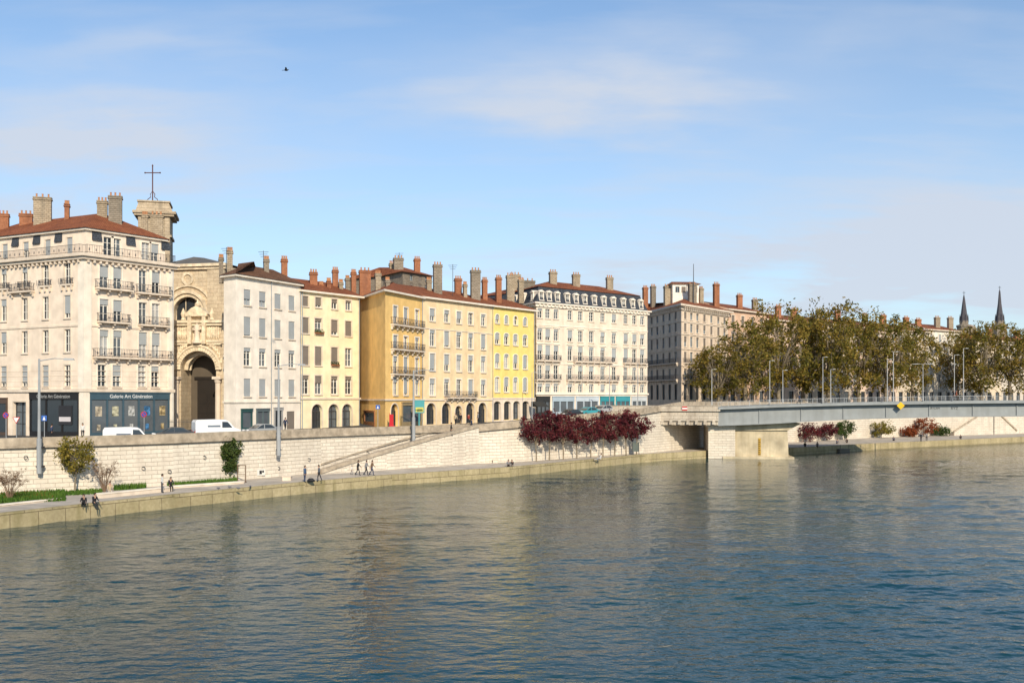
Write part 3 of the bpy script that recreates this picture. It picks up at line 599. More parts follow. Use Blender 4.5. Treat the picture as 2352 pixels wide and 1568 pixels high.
for k in range(16):
    t0,t1=k*PI/8,(k+1)*PI/8; mb.ext([(un+math.cos(t)*r,nf.z(430,640)+math.sin(t)*r) for r,t in ((.6,t0),(.95,t0),(.95,t1),(.6,t1))],-.2,.1)
mb.box(-.3,nf.L+.3,-.7,.5,zt2-.1,zt2+.3); mb.box(-.2,nf.L+.2,-.4,.5,zt2-.5,zt2-.103)
for k in range(4): mb.box(un-rr+.0+k*rr*.66-.04,un-rr+k*rr*.66+.05,.7,.82,lz,lz+rr*1.55-(.9 if k in(0,3) else 0))
mb.build('nave_moulding',M_['churcht'],ch)
mb=MB(nf.M); mb.loft([(-.2,-.4,zt2+.3),(nf.L+.2,-.4,zt2+.3),(nf.L+.2,24,zt2+.3),(-.2,24,zt2+.3)],[(1.5,6,zt2+2.3),(3.2,6,zt2+2.1),(3.2,18,zt2+2.1),(1.5,18,zt2+2.3)]); mb.build('roof',mat('church_roof',(.13,.12,.11),streak=.3),ch)
tp=pt(352,152); D=152; z=lambda y:zat(y,D); mb=MB(Matrix.Translation(tp)@Matrix.Rotation(.25,4,'Z'))
mb.box(-1.9,2.6,-2,3,15,z(500)); 
for x in (-1.6,.2,2.2): mb.box(x-.35,x+.35,-2.25,-1.9,20,z(503))
mb.box(-2.1,2.85,-2.2,3.2,z(548),z(543)); mb.box(-2.5,3.2,-2.6,3.6,z(502),z(497)); mb.box(-2.7,3.5,-2.8,3.8,z(496.8),z(491)); mb.loft([(-2.3,-2.3,z(491)),(3.0,-2.3,z(491)),(3.0,3.3,z(491)),(-2.3,3.3,z(491))],[(-1.9,-1.9,z(470)),(2.4,-1.9,z(470)),(2.4,2.8,z(470)),(-1.9,2.8,z(470))]); mb.box(-2.1,2.6,-2.05,3.0,z(470)+.002,z(466))
mb.build('tower',M_['tower'],ch)
mb=MB(); p=tp+V((-.1,0,0)); mb.tube([p+V((0,0,z(467))),p+V((0,0,z(382)))],.085,6); mb.tube([p+V((-1.15,0,z(397))),p+V((1.15,0,z(397)))],.075,6)
for s in (-1,1):
    mb.tube([p+V((s*.05,0,z(440))),p+V((s*.35,0,z(446))),p+V((s*.3,0,z(453))),p+V((s*.75,0,z(458))),p+V((s*.8,0,z(464)))],.06,5); mb.lathe((p.x+s*1.15,p.y,z(397)-.12),[(.05,0),(.14,.12),(.05,.24)],6)
mb.lathe((p.x,p.y,z(382)-.05),[(.05,0),(.13,.12),(.02,.35)],6); mb.build('cross',simple((.10,.035,.03)),ch,uv=False)
mb=MB(); ff=Fac(pt(388,124.5),pt(450,125)); mb.M=ff.M
for k in range(int(ff.L/.16)): mb.tube([(k*.16,0,5.4),(k*.16,0,7.3),(k*.16,0,7.5)],[.02,.02,.004],4)
for zz in (5.6,7.1): mb.box(0,ff.L,-.02,.02,zz,zz+.05)
tag(mb.build('iron_fence',M_['iron'],uv=False),'black iron railings in front of the church portal','fence')
# --- white house
b2=Bld('white_house','plain white five storey house with grey shutters right of the church',[pt(514,123.5),pt(542,122),pt(690,133)],11,6.0,25.1,M_['b2'],bk=V((-2.2,10,0)))
f=b2.fs[1]; cl=[568,603,638,670]
b2.grid(f,cl,[(665,701),(728,771)],568,1.25,'b2'); b2.grid(f,cl,[(798,840)],568,1.25,'b2w'); b2.grid(f,cl,[(869,910)],568,1.25,'b2')
b2.band(25.0,25.25,.45,'trimw'); b2.band(f.z(568,925),f.z(568,921),.12,'trimw','string_course'); b2.pipe(f,622); b2.pipe(f,689)
b2.frust(b2.poly,25.26,.55,27.3,3.6,'tile2')
b2.shop(f,553,578,568,940,990,(.03,.08,.08),1,.3); b2.shop(f,588,617,568,940,990,(.10,.13,.14),2,.3); b2.shop(f,628,648,568,938,990,(.35,.34,.33),1,.3,glass='glass'); window(b2.root,f,f.u(668),6,f.z(568,946),1.6,'plain',0,.3,'door')
for a in [(528,572,632,16,5,'cstone'),(508,588,612,9,6,'cgrey'),(612,592,638,15,3.5,'cgrey'),(653,592,637,17,4,'cbrick')]: b2.chimney(*a)
b2.antenna(520,568,600); b2.antenna(605,576,600); b2.finish()
# --- pale yellow house
b3=Bld('pale_yellow_house','pale yellow house with brown blinds and three arched doors beside the white house',[pt(692,133.2),pt(826,142)],12,6.1,24.4,M_['b3'])
f=b3.fs[0]; cl=[701,731,768,800]
b3.grid(f,cl,[(680,703)],701,1.1,'b3'); b3.grid(f,cl,[(729,765),(794,838),(862,905)],701,1.25,'b3')
b3.band(24.3,24.55,.5,'trimw'); b3.band(f.z(701,917),f.z(701,913),.14,'trim','string_course'); b3.pipe(f,693.5); b3.pipe(f,824)
for px in (728,766,797): window(b3.root,f,f.u(px),6.0,f.z(728,928),1.9,'shop',.95,.5,'door')
b3.hip(24.56,26.9); 
for a in [(720,622,665,20,5,'cbrick'),(770,617,668,16,6,'cbrick'),(755,642,668,12,4,'cbrick'),(738,650,668,12,5,'cbrick'),(812,622,670,14,6,'cbrick'),(798,636,668,12,7,'cgrey'),(838,618,678,28,7,'cbrick'),(783,645,668,10,4,'cstone')]: b3.chimney(*a)
for px in (731,768):
    u=f.u(px); z0=f.z(701,765 if px==731 else 838); mb=MB(f.M); mb.box(u-.7,u+.7,-.4,.0,z0,z0+.22); o=mb.build('flower_box',simple((.25,.1,.05)),b3.root); g=MB(f.M)
    for k in range(90): c=V((u+U(-.75,.75),-.2+U(-.25,.2),z0+.25+U(-.15,.35))); a=V((U(-1,1),U(-1,1),U(-1,1)))*.13; b=V((U(-1,1),U(-1,1),U(-1,1)))*.13; g.poly([c-a,c+b,c+a])
    g.build('flowers',M_['green'],o,uv=False)
b3.finish()
# --- orange house, beige house, yellow house
b4=Bld('orange_house','orange house with a blank side wall and long balconies',[pt(830,146),pt(885,135),pt(970,145)],12,6.2,24.6,M_['b4a'],bk=V((-3.2,11,0)))
f=b4.fs[1]; cl=[908,932,958]
b4.grid(f,cl,[(703,743),(770,800),(818,858),(866,907)],908,1.2,'b4')
for yb in (745,801,858): b4.balcony(f,897,969,f.z(908,yb),.95,.6)
b4.band(24.5,24.75,.5,'trimw'); b4.band(f.z(908,920),f.z(908,916),.14,'trim','string_course'); b4.frust(b4.poly,24.76,.5,27.0,4.2)
window(b4.root,f,f.u(906),6.1,f.z(908,927),2.0,'shop',1.0,.5,'door'); b4.shop(f,922,968,908,925,977,(.3,.22,.12),2,.4); b4.shop(b4.fs[0],838,862,850,944,975,(.28,.12,.05),1,.2)
for a in [(868,625,670,16,4,'cstone'),(890,640,668,10,5,'cgrey')]: b4.chimney(*a)
b4.pipe(f,969); b4.finish()
b5=Bld('beige_house','beige house with pale window surrounds between the orange and yellow houses',[pt(970,145),pt(1130,159)],12,6.3,24.7,M_['b4b'])
f=b5.fs[0]; cl=[993,1026,1054,1081,1110]
b5.grid(f,cl,[(709,737),(758,795),(812,851),(870,908)],993,1.2,'b4')
b5.band(24.6,24.86,.5,'trimw'); b5.band(f.z(993,920),f.z(993,916),.14,'trim','string_course'); b5.band(f.z(993,756),f.z(993,754),.08,'trim','string_course')
for px in (990,1025,1080,1108): window(b5.root,f,f.u(px),6.2,f.z(993,925),2.1,'shop',1.0,.5,'shop_window')
window(b5.root,f,f.u(1053),6.2,f.z(993,932),1.6,'shop',.8,.5,'door'); b5.balcony(f,1020,1090,f.z(993,912)-.0,.9,.7)
b5.hip(24.87,27.2)
for a in [(1005,605,682,22,5,'cgrey'),(1052,637,672,18,8,'cbrick'),(1092,618,690,24,4,'cgrey'),(1113,640,687,14,6,'cbrick'),(985,640,668,14,7,'cstone'),(1068,650,680,10,5,'cstone')]: b5.chimney(*a)
b5.antenna(1040,607,650); b5.finish()
b6=Bld('yellow_house','bright yellow house with arched ground floor left of the big mansard building',[pt(1130,159),pt(1228,168)],12,6.6,24.7,M_['b4c'])
f=b6.fs[0]; cl=[1142,1163,1184,1206]
b6.grid(f,cl,[(722,742)],1142,1.0,'b4',.5); b6.grid(f,cl,[(764,790),(812,845),(866,900)],1142,1.15,'b4',.25)
b6.band(24.6,24.86,.5,'trimw'); b6.pipe(f,1131); b6.pipe(f,1226)
gz=f.z(1142,915); gf=b6.tier(poff(b6.poly,.06),5.1,gz-.1,M_['b5'],'ground_floor_wall')[0]
for px in (1142,1165,1186,1207):
    window(b6.root,gf,gf.u(px),6.5,f.z(1142,921),1.75,'shop',.5,.5,'shop_window'); f.holes.append((f.u(px)-.86,f.u(px)+.86,6.55,f.z(1142,922),0,.5))
b6.band(gz-.1,gz+.15,.13,'trim','string_course'); b6.hip(24.87,27.0)
for a in [(1145,635,700,15,4,'cbrick'),(1172,630,668,20,9,'cstone'),(1196,640,668,14,9,'cstone')]: b6.chimney(*a)
b6.finish()
# --- rear rooftop house
rh=Bld('rear_rooftop_house','grey rendered house top with small windows rising behind the orange house',[pt(880,166),pt(925,160),pt(992,166)],8,10,zat(628,162),M_['cgrey'])
rh.grid(rh.fs[1],[945,965,980],[(632,644),(650,664)],945,.8,'plain'); rh.hip(zat(628,162)+.01,zat(606,164),3,2)
for a in [(915,590,622,24,2,'cgrey'),(958,592,608,16,3,'cbrick'),(900,602,640,14,2,'cstone')]: rh.chimney(*a)
rh.antenna(917,580,600); rh.finish()
# --- mansard building
b7=Bld('mansard_building','large pale pink apartment building with slate mansard and white dormers by the bridge',[pt(1165,182),pt(1232,170),pt(1487,188)],15,7.2,26.2,M_['b5'])
f=b7.fs[1]; cl=[1240,1258,1277,1309,1333,1358,1384,1410,1437,1457,1475]
b7.grid(f,cl,[(708,730),(754,781),(792,826),(838,870)],1240,1.15,'b5')
b7.grid(f,cl,[(880,901)],1240,1.15,'b5')
for p0,p1,yb in [(1228,1285,827),(1316,1405,830),(1430,1483,832),(1228,1285,871),(1300,1418,874),(1430,1483,876)]: b7.balcony(f,p0,p1,f.z(1240,827) if yb<840 else f.z(1240,871),.9,.6)
b7.band(26.2,26.45,.6,'trimw',dent=.9); b7.band(25.7,26.197,.3,'trimw'); b7.band(f.z(1240,906),f.z(1240,902),.2,'trimw','string_course'); b7.band(f.z(1240,747),f.z(1240,745),.1,'trimw','string_course'); b7.band(f.z(1240,835),f.z(1240,833),.1,'trimw','string_course')
b7.frust(b7.poly,26.45,.1,29.3,1.0,'slate','mansard'); b7.frust(poff(b7.poly,-.95),29.3,.15,31.2,5.5)
for px in (1245,1263,1282,1305,1325,1345,1367,1389,1411,1434,1455,1474): b7.dormer(f,px,26.9,.85,1.35)
for px in (1180,1200,1220): b7.dormer(b7.fs[0],px,26.9,.85,1.35)
for a in [(1183,628,668,26,6,'cstone'),(1212,642,660,34,9,'cgrey'),(1270,622,664,19,6,'cstone'),(1323,628,668,19,6,'cstone'),(1400,635,677,17,6,'cstone')]: b7.chimney(*a)
sh=[(1232,1262,(.03,.03,.03)),(1268,1318,(.35,.42,.48)),(1322,1374,(.45,.5,.55)),(1378,1410,(.03,.22,.26)),(1414,1446,(.05,.28,.33)),(1450,1484,(.5,.52,.53))]
for p0,p1,c in sh: b7.shop(f,p0,p1,1240,911,952,c,3,.8)
b7.finish()
# --- brown stone building
b8=Bld('brown_stone_building','brown stone apartment building with regular rows of windows behind the bridge end',[pt(1490,213),pt(1565,195),pt(1672,212)],15,8.4,zat(703,195),M_['b6'])
for f,cl,ref in ((b8.fs[0],[1497,1510,1524,1538,1552],1552),(b8.fs[1],[1574,1588,1602,1618,1634,1650,1664],1574)):
    b8.grid(f,cl,[(716,733),(742,762),(772,796),(808,832),(846,870)],ref,1.15,'b6'); b8.grid(f,cl,[(882,918)],ref,1.5,'shop')
    for yb in (833,871): b8.balcony(f,cl[0]-6,cl[-1]+6,f.z(ref,yb),.9,.5)
b8.band(b8.ze,b8.ze+.4,.9,'trim',dent=.9); b8.band(b8.ze-.7,b8.ze-.003,.3,'trim')
for y in (738,767,801,839,877): b8.band(b8.fs[1].z(1574,y+1.5),b8.fs[1].z(1574,y-.5),.14,'trim','string_course')
b8.frust(b8.poly,b8.ze+.4,.9,b8.ze+2.6,5,'tile')
for a in [(1482,658,697,13,3,'cbrick'),(1500,655,692,13,5,'cgrey'),(1533,655,687,18,5,'cstone'),(1590,650,690,20,5,'cgrey'),(1645,650,693,15,6,'cbrick'),(1610,660,690,12,8,'cstone')]: b8.chimney(*a)
mb=MB(); mb.tube([pt(1593,203,26),pt(1593,203,zat(606,203))],[.14,.06],5); mb.build('mast',M_['iron'],b8.roof,uv=False)
pr=Bld('rooftop_penthouse','white rooftop room with windows above the brown stone building',[pt(1545,206),pt(1605,206.5)],6,27,zat(652,206),M_['b2']); pr.grid(pr.fs[0],[1556,1570,1584,1597],[(658,672)],1556,.9,'plain'); pr.hip(pr.ze+.01,pr.ze+.8,1,1); pr.finish(); b8.finish()
# --- far row behind the trees
BL=[(1672,212.5),(1760,224),(1850,234),(1955,246),(2060,258),(2130,266),(2205,275),(2300,285),(2420,300)]
far=[((.66,.44,.31),712,'far orange-pink house just right of the brown stone building'),((.66,.49,.38),735,'far pink house behind the first plane trees'),((.66,.54,.42),742,'far beige house behind the tallest plane tree'),((.67,.50,.40),752,'far rosy house behind the middle plane trees'),((.62,.52,.41),760,'far tan house behind the right plane trees'),((.78,.70,.60),758,'far white house seen in the gap between the trees'),((.66,.54,.40),780,'far sandy house left of the spires'),((.64,.56,.47),786,'far grey-beige house at the right edge of the frame')]
for (a,b_),(c,yt,lb) in zip(zip(BL,BL[1:]),far):
    B=Bld('far_house',lb,[pt(*a),pt(*b_)],14,8.3,zat(yt,a[1]),mat('far_plaster',c,streak=.2)); f=B.fs[0]; n=max(4,int(f.L/3.2)); rows=int((B.ze-12.5)/3.6)
    for r in range(rows):
        for k in range(n): window(B.root,f,f.L*(k+.5)/n,B.ze-3.2-r*3.6,B.ze-1.0-r*3.6,1.2,'b6' if c[0]<.67 else 'b4')
    for k in range(n): window(B.root,f,f.L*(k+.5)/n,8.4,11.6,1.8,'shop')
    B.band(B.ze,B.ze+.3,.6,'trim'); B.hip(B.ze+.31,B.ze+2.4)
    for k in range(2):
        px=a[0]+(b_[0]-a[0])*(.3+.4*k); yy=912-(B.ze+2.9+U(0,.8)-ZC)*F/(f.D(px)+5); B.chimney(px,yy-6,yy+10,14,5,random.choice(['cbrick','cstone']))
    B.finish()
for px,yt,D,lb in ((2214,672,430,'left dark church spire rising behind the trees'),(2296,660,425,'right taller dark church spire behind the trees')):
    p=pt(px,D); r=thing('church_spire',lb,'spire',(p.x,p.y,8)); z=lambda y:zat(y,D); mb=MB(); mb.lathe((p.x,p.y,0),[(3.0,8),(3.0,z(752)),(3.3,z(750)),(3.3,z(747)),(1.9,z(745)),(1.9,z(737))],8); mb.build('tower',M_['cgrey'],r)
    mb=MB(); mb.lathe((p.x,p.y,0),[(1.75,z(737)),(1.2,z(715)),(.75,z(697)),(.35,z(yt+10)),(.08,z(yt+4))],8)
    for k in range(8): t=k*PI/4; mb.lathe((p.x+1.7*math.cos(t),p.y+1.7*math.sin(t),z(740)),[(.3,0),(.3,1.6),(.02,3.6)],4)
    for k in range(5): mb.lathe((p.x,p.y,z(732-k*9)),[(1.6-.28*k,0),(1.75-.28*k,.2),(1.5-.28*k,.45)],8)
    mb.build('spire',mat('spire_slate',(.075,.07,.08)),r); mb=MB(); mb.tube([p+V((0,0,z(yt+5))),p+V((0,0,z(yt-3)))],.1,4); mb.tube([p+V((-.6,0,z(yt))),p+V((.6,0,z(yt)))],.08,4); mb.build('cross',M_['iron'],r,uv=False)
# ---------------------------------------------------------------- bridge
e=V((.992,-.123,0)).normalized(); wv=V((-e.y,e.x,0)); O=V((21,166.5,0)); BM=Matrix(((e.x,wv.x,0,O.x),(e.y,wv.y,0,O.y),(0,0,1,0),(0,0,0,1))); bf=Fac(O,O+e*150)
br=thing('road_bridge','grey steel girder road bridge on a stone pier crossing the river at right','bridge',O)
ZT=[(-6,8.4),(0,8.45),(14,8.7),(22,9.05),(35,9.42),(48,9.66),(61,9.8),(90,9.85),(150,9.2)]; ZB=[(-6,5.4),(14,5.6),(22,5.95),(28,6.35),(35,6.75),(48,7.12),(61,7.28),(90,7.3),(150,6.3)]
zt=lambda t:ip(ZT,t)[0]; zb=lambda t:ip(ZB,t)[0]
t0=13.2; ts=[t0+k*3.35 for k in range(40)]
for y in (0,13.6):
    g=MB(BM)
    for a,b in zip(ts,ts[1:]):
        g.loft([(a,y,zb(a)),(a,y+.4,zb(a)),(a,y+.4,zt(a)-.5),(a,y,zt(a)-.5)],[(b,y,zb(b)),(b,y+.4,zb(b)),(b,y+.4,zt(b)-.5),(b,y,zt(b)-.5)])
        yo=y-.35 if y==0 else y-.1
        g.loft([(a,yo,zb(a)-.12),(a,yo+.85,zb(a)-.12),(a,yo+.85,zb(a)-.003),(a,yo,zb(a)-.003)],[(b,yo,zb(b)-.12),(b,yo+.85,zb(b)-.12),(b,yo+.85,zb(b)-.003),(b,yo,zb(b)-.003)])
        g.loft([(a,yo-.55,zt(a)-.52),(a,yo+.95,zt(a)-.52),(a,yo+.95,zt(a)-.1),(a,yo-.55,zt(a)-.1)],[(b,yo-.55,zt(b)-.52),(b,yo+.95,zt(b)-.52),(b,yo+.95,zt(b)-.1),(b,yo-.55,zt(b)-.1)])
    for k,a in enumerate(ts[::2]): g.box(a-.06,a+.06,y-.16,y+.1,zb(a),zt(a)-.53)
    g.build('girder',M_['gird'],br)
g=MB(BM); 
for a,b in zip(ts,ts[1:]): g.loft([(a,.5,zt(a)-.9),(a,13.5,zt(a)-.9),(a,13.5,zt(a)-.2),(a,.5,zt(a)-.2)],[(b,.5,zt(b)-.9),(b,13.5,zt(b)-.9),(b,13.5,zt(b)-.2),(b,.5,zt(b)-.2)])
for a in ts[::2]: g.box(a-.15,a+.15,.42,13.58,zb(a)+.4,zt(a)-.91)
g.build('deck',M_['asph'],br)
for y in (-.7,14.0):
    g=MB(BM)
    for a,b in zip(ts,ts[1:]):
        for h,t in ((.68,.035),(.4,.012),(.2,.012)): g.loft([(a,y-t,zt(a)+h-t),(a,y+t,zt(a)+h-t),(a,y+t,zt(a)+h),(a,y-t,zt(a)+h)],[(b,y-t,zt(b)+h-t),(b,y+t,zt(b)+h-t),(b,y+t,zt(b)+h),(b,y-t,zt(b)+h)])
        for k in range(2): x=a+(b-a)*k/2; g.box(x-.022,x+.022,y-.03,y+.03,zt(x)-.11,zt(x)+.65)
    g.build('railing',M_['rail'],br)
M_['abut']=brick('abutment_stone',(.60,.53,.44),(.52,.45,.37),(.34,.29,.23),1.4,.55,.02,stain=(.30,.25,.20),bump=.03,big=.2,fine=.35)
g=MB(BM); g.box(-7,13.25,-.6,14.6,6.3,7.9); g.box(-7,13.5,-.95,14.9,7.903,8.15); g.box(-7,13.3,-.7,-.1,8.153,8.7); g.box(-7,13.3,14,14.6,8.153,8.7); g.box(-7,13.6,-.8,0,8.703,8.85); g.box(-2,13.2,-.3,14.3,5.6,6.297)
for k in range(14): g.box(-6+k*1.4,-5.5+k*1.4,-.9,-.55,5.7,6.29)
g.ext([(-7.0,5.3),(0,5.3),(2.2,5.7),(-7,5.7)],-.25,14); g.box(-8,-.2,-.1,13,1,6.29); g.build('abutment',M_['abut'],br)
tp0,tp1,tp2=[bf.u(px) for px in (1628,1690,1812)]
g=MB(BM); g.box(tp0,tp1,1.0,13,-3,5.3); g.box(tp0-.3,tp1+.2,.7,13.3,5.303,5.55); g.build('pier_end',M_['quay'],br)
g=MB(BM); g.ext([(tp1+.003,-3),(tp2+.3,-3),(tp2,4.7),(tp1+.003,4.7)],1.5,12.5); g.ext([(tp1,4.703),(tp2,4.703),(tp2+2.2,5.9),(tp1-3,5.9)],1.2,12.8); g.ext([(tp1-2,-3),(tp2+1,-3),(tp2+1,.35),(tp1-2,.35)],.8,13.2); g.build('pier',M_['conc'],br)
x=bf.u(1747); g=MB(BM); g.box(x-.2,x+.2,1.42,1.5,.6,3.4); o=g.build('depth_gauge',simple((.42,.25,.03)),br)
g=MB(BM)
for k in range(8): g.box(x-.17,x+(.05 if k%2 else .15),1.39,1.43,.75+k*.32,.85+k*.32)
g.build('gauge_marks',M_['dark'],o)
x=bf.u(2065); g=MB(BM); zc=8.85; g.ext([(x-.62,zc),(x,zc-.62),(x+.62,zc),(x,zc+.62)],-1.05,-.98); g.box(x-.05,x+.05,-.98,-.5,zc+.1,zc+.4); g.build('navigation_sign',simple((.75,.45,.02)),br)
x=bf.u(1572); g=MB(BM); g.box(x-.42,x+.42,-.99,-.96,8.0,8.7); o=g.build('navigation_sign',simple((.45,.05,.04)),br); g=MB(BM); g.box(x-.42,x+.42,-1.0,-.99,8.24,8.46); g.build('white_stripe',simple((.7,.7,.7)),o)
def gtext(s,px,z,size): text(s,size,bf.T(bf.u(px),-.012,z),M_['dark'],br,'graffiti')
gtext('RYZ',2192,8.4,.6); gtext('IA+LAM',2147,8.4,.45)
# ---------------------------------------------------------------- vegetation
def leaves(mb,c,r,n,ls,flat=1):
    for _ in range(n):
        d=V((random.gauss(0,1),random.gauss(0,1),random.gauss(0,1)*flat)); d=d.normalized()*r*(R()**.5); p=c+d
        a=V((U(-1,1),U(-1,1),U(-1,1))).normalized()*ls*U(.6,1.2); b=V((U(-1,1),U(-1,1),U(-1,1))).normalized()*ls*U(.5,1); mb.poly([p-a,p-b*.7,p+a,p+b*.7])
def tree(name,label,cat,lm,H,rx,rz,cz,ncl,nl,ls,tr,cr,group=None,inner=.35,split=.35):
    r=thing(name,label,cat,group=group); t=MB(); c=MB(); ft=H*split
    t.tube([(0,0,-.3),(.05*tr,0,ft*.5),(.1,.05,ft)],[tr*1.25,tr,tr*.85],8)
    mains=[]
    for k in range(6):
        a=k*2*PI/6+U(-.4,.4); e=V((math.cos(a)*rx*.45,math.sin(a)*rx*.45,cz+rz*U(-.1,.35))); m_=V((math.cos(a)*rx*.2,math.sin(a)*rx*.2,ft+(e.z-ft)*.45)); t.tube([(.1,.05,ft-.1),m_,e],[tr*.6,tr*.45,tr*.2],6); mains.append((m_,e))
    t.tube([(.1,.05,ft-.1),(U(-.3,.3),U(-.3,.3),cz),(U(-.5,.5),U(-.5,.5),cz+rz*.8)],[tr*.7,tr*.4,tr*.1],6)
    for k in range(ncl):
        d=V((random.gauss(0,1),random.gauss(0,1),random.gauss(0,1))).normalized()*(inner+(1-inner)*R()**.6); p=V((d.x*rx,d.y*rx,cz+d.z*rz)); k_=cr*U(.5,1.3)
        b=min(mains,key=lambda q:(q[1]-p).length); t.tube([b[1] if R()<.6 else b[0],(b[1]+p)/2+V((0,0,-.2)),p],[tr*.16,tr*.1,tr*.04],4); leaves(c,p,k_,int(nl*U(.5,1.4)),ls)
    t.build('trunk',M_['bark'],r,uv=False); c.build('crown',M_[lm],r,uv=False); return r
protos=[tree('plane_tree','p','tree','plane',20,6.3,8.7,11.4,112,48,.36,.36,1.55,'plane trees along the far quay',inner=.38,split=.28) for _ in range(3)]
spec=[(1650,192,785,.9,'leftmost plane tree, lower and nearest the brown stone building'),(1712,195,724,1.0,'second plane tree from the left behind the bridge'),(1788,203,676,1.08,'tall plane tree standing left of the highest crown'),(1845,216,706,1.0,'plane tree in the back between two tall ones'),
 (1902,212,675,1.18,'tallest plane tree at the middle of the row'),(1972,224,690,1.12,'plane tree right of the tallest one'),(2035,226,704,1.12,'plane tree in the right half of the main clump'),(2096,240,724,1.0,'last plane tree of the main clump before the gap'),
 (2200,264,746,.9,'first plane tree right of the gap'),(2254,250,724,1.1,'plane tree below the spires'),(2320,254,728,1.15,'rightmost plane tree at the frame edge'),(2395,258,745,1.05,'plane tree cut by the right frame edge')]
for i,(px,D,yt,s,lb) in enumerate(spec):
    o=protos[i] if i<3 else dup(protos[i%3],lb); o['label']=lb; z0=8.3; H=zat(yt,D)-z0; setm(o,pt(px,D,z0),U(0,6),(s*U(.95,1.08),s*U(.95,1.08),H/20.8))
rp=[tree('red_tree','p','tree','red',6.2,2.5,1.9,4.3,38,48,.2,.09,.7,'red-leaved trees along the quay wall') for _ in range(2)]
nm=['first','second','third','fourth','fifth','sixth','seventh','eighth','ninth']
for i,px in enumerate([1232,1262,1294,1325,1357,1385,1412,1438,1462]):
    lb=nm[i]+' small red-leaved tree from the left in front of the quay wall'; o=rp[i] if i<2 else dup(rp[i%2],lb); o['label']=lb; D=ip(WR,px)[0]-2.6; setm(o,pt(px,D,QZ),U(0,6),(1,1,U(.92,1.12)))
g1=tree('young_tree','young tree with yellowing leaves near the left mast','tree','yelg',5.2,1.8,1.8,3.7,46,50,.16,.08,.6); setm(g1,q(172,1130),.3,(1,1,.98))
g2=tree('leafy_tree','dense green narrow tree left of the metal frame stand','tree','green',4.6,1.2,2.0,2.6,60,110,.17,.09,.6,split=.2); setm(g2,q(522,1103),0,(1.1,1.1,1.02))
for lm,px,w,h,nm_,lb in [('green',1940,22,44,'bush','round dark green bush on the far quay'),('yelg',2024,28,38,'bush','pale green bush on the far quay left of the orange tree'),('red',1858,26,40,'red_bush','dark red bush on the far quay nearest the pier'),('red',1898,22,38,'red_bush','second dark red bush on the far quay beside the green bush'),('oran',2122,28,44,'orange_tree','small orange-red tree on the far quay'),('oran',2088,16,22,'orange_bush','low orange bush left of the small orange tree'),('green',2160,20,20,'bush','low green bush right of the orange tree on the far quay')]:
    D=ip(WR,px)[0]-3.2; p=pt(px,D,QZ); s=p.y/F; H=h*s; o=tree(nm_,lb,'bush' if 'bush' in nm_ else 'tree',lm,H,w*s,H*.42,H*.56,34,50,.22,.08,.9,split=.2); setm(o,p)
def bare(label,p,w,h,lm='twig',nl=160):
    r=thing('bare_shrub',label,'shrub'); t=MB(); c=MB()
    for k in range(26):
        a=U(0,6.28); s=U(.2,1); e=V((math.cos(a)*w*s,math.sin(a)*w*s*.7,h*U(.6,1.05))); m_=e*.45+V((U(-.1,.1),U(-.1,.1),h*.12)); t.tube([(U(-.1,.1),U(-.1,.1),0),m_,e],[.03,.02,.006],4)
        for j in range(6): f_=U(.35,1); b=m_.lerp(e,f_); d=V((U(-1,1),U(-1,1),U(0,1)))*.5; t.tube([b,b+d],[.012,.004],3); leaves(c,b+d*.8,.15,int(nl/30),.05)
    t.build('branches',mat('twig_bark',(.20,.13,.085)),r,uv=False); c.build('leaves',M_[lm],r,uv=False); setm(r,p); return r
bare('brown bare shrub at the left frame edge',q(22,1150),1.9,2.6,nl=420); bare('brown leafless shrub right of the young tree',q(240,1130),1.5,2.7,nl=260); bare('tall thin leafless shrub against the quay wall',q(350,1112),1.1,3.0,nl=120)
g=MB()
def patch(poly,n,h):
    for _ in range(n):
        px=U(poly[0],poly[1]); t=(px-poly[0])/(poly[1]-poly[0]); y0=poly[2]+(poly[3]-poly[2])*t; py=U(y0,y0+poly[4]); p=q(px,py); hh=h*U(.5,1.3); a=U(0,6.28); d=V((math.cos(a),math.sin(a),0))*.07; l=V((U(-.15,.15),U(-.15,.15),hh)); g.poly([p-d,p+d,p+l])
patch((-20,150,1138,1130,20),4500,.4); patch((150,235,1126,1122,12),900,.25); patch((262,335,1114,1110,12),1800,.5); patch((385,545,1106,1098,12),4500,.4)
struct(g.build('ground_cover',M_['grass'],uv=False),'stuff')
fl=MB()
for _ in range(300):
    p=q(U(-10,120),U(1136,1152)); fl.M=Matrix(); leaves(fl,p+V((0,0,.3)),.15,1,.07)
struct(fl.build('red_ground_flowers',M_['oran'],uv=False),'stuff')
# ---------------------------------------------------------------- quay furniture
def lowwall(lb,a,b,h=.45,d=.6):
    A,B=q(*a),q(*b); dd=(B-A).normalized(); i=V((-dd.y,dd.x,0)); r=thing('bench','x','bench',A); r['label']=lb; m=MB(); m.prism([A,B,B+i*d,A+i*d],QZ-.02,QZ+h-.1); m.build('base',M_['trim'],r); m=MB(); m.prism([A-i*.06-dd*.05,B-i*.06+dd*.05,B+i*(d+.05)+dd*.05,A+i*(d+.05)-dd*.05],QZ+h-.1,QZ+h); m.build('seat',M_['trimw'],r)
lowwall('long low pale stone bench along the planting bed',(232,1144),(398,1127)); lowwall('low stone kerb seat below the green narrow tree',(400,1121),(560,1110),.25); lowwall('low stone kerb seat at the far left bed',(-40,1168),(140,1148),.2,.4)
r=thing('frame_stand','rusty upright metal frame stand right of the green narrow tree','stand',q(555,1107)); p=q(555,1107); m=MB(); 
for dx in (-.42,.42): m.box(p.x+dx-.04,p.x+dx+.04,p.y-.04,p.y+.04,QZ,QZ+1.75)
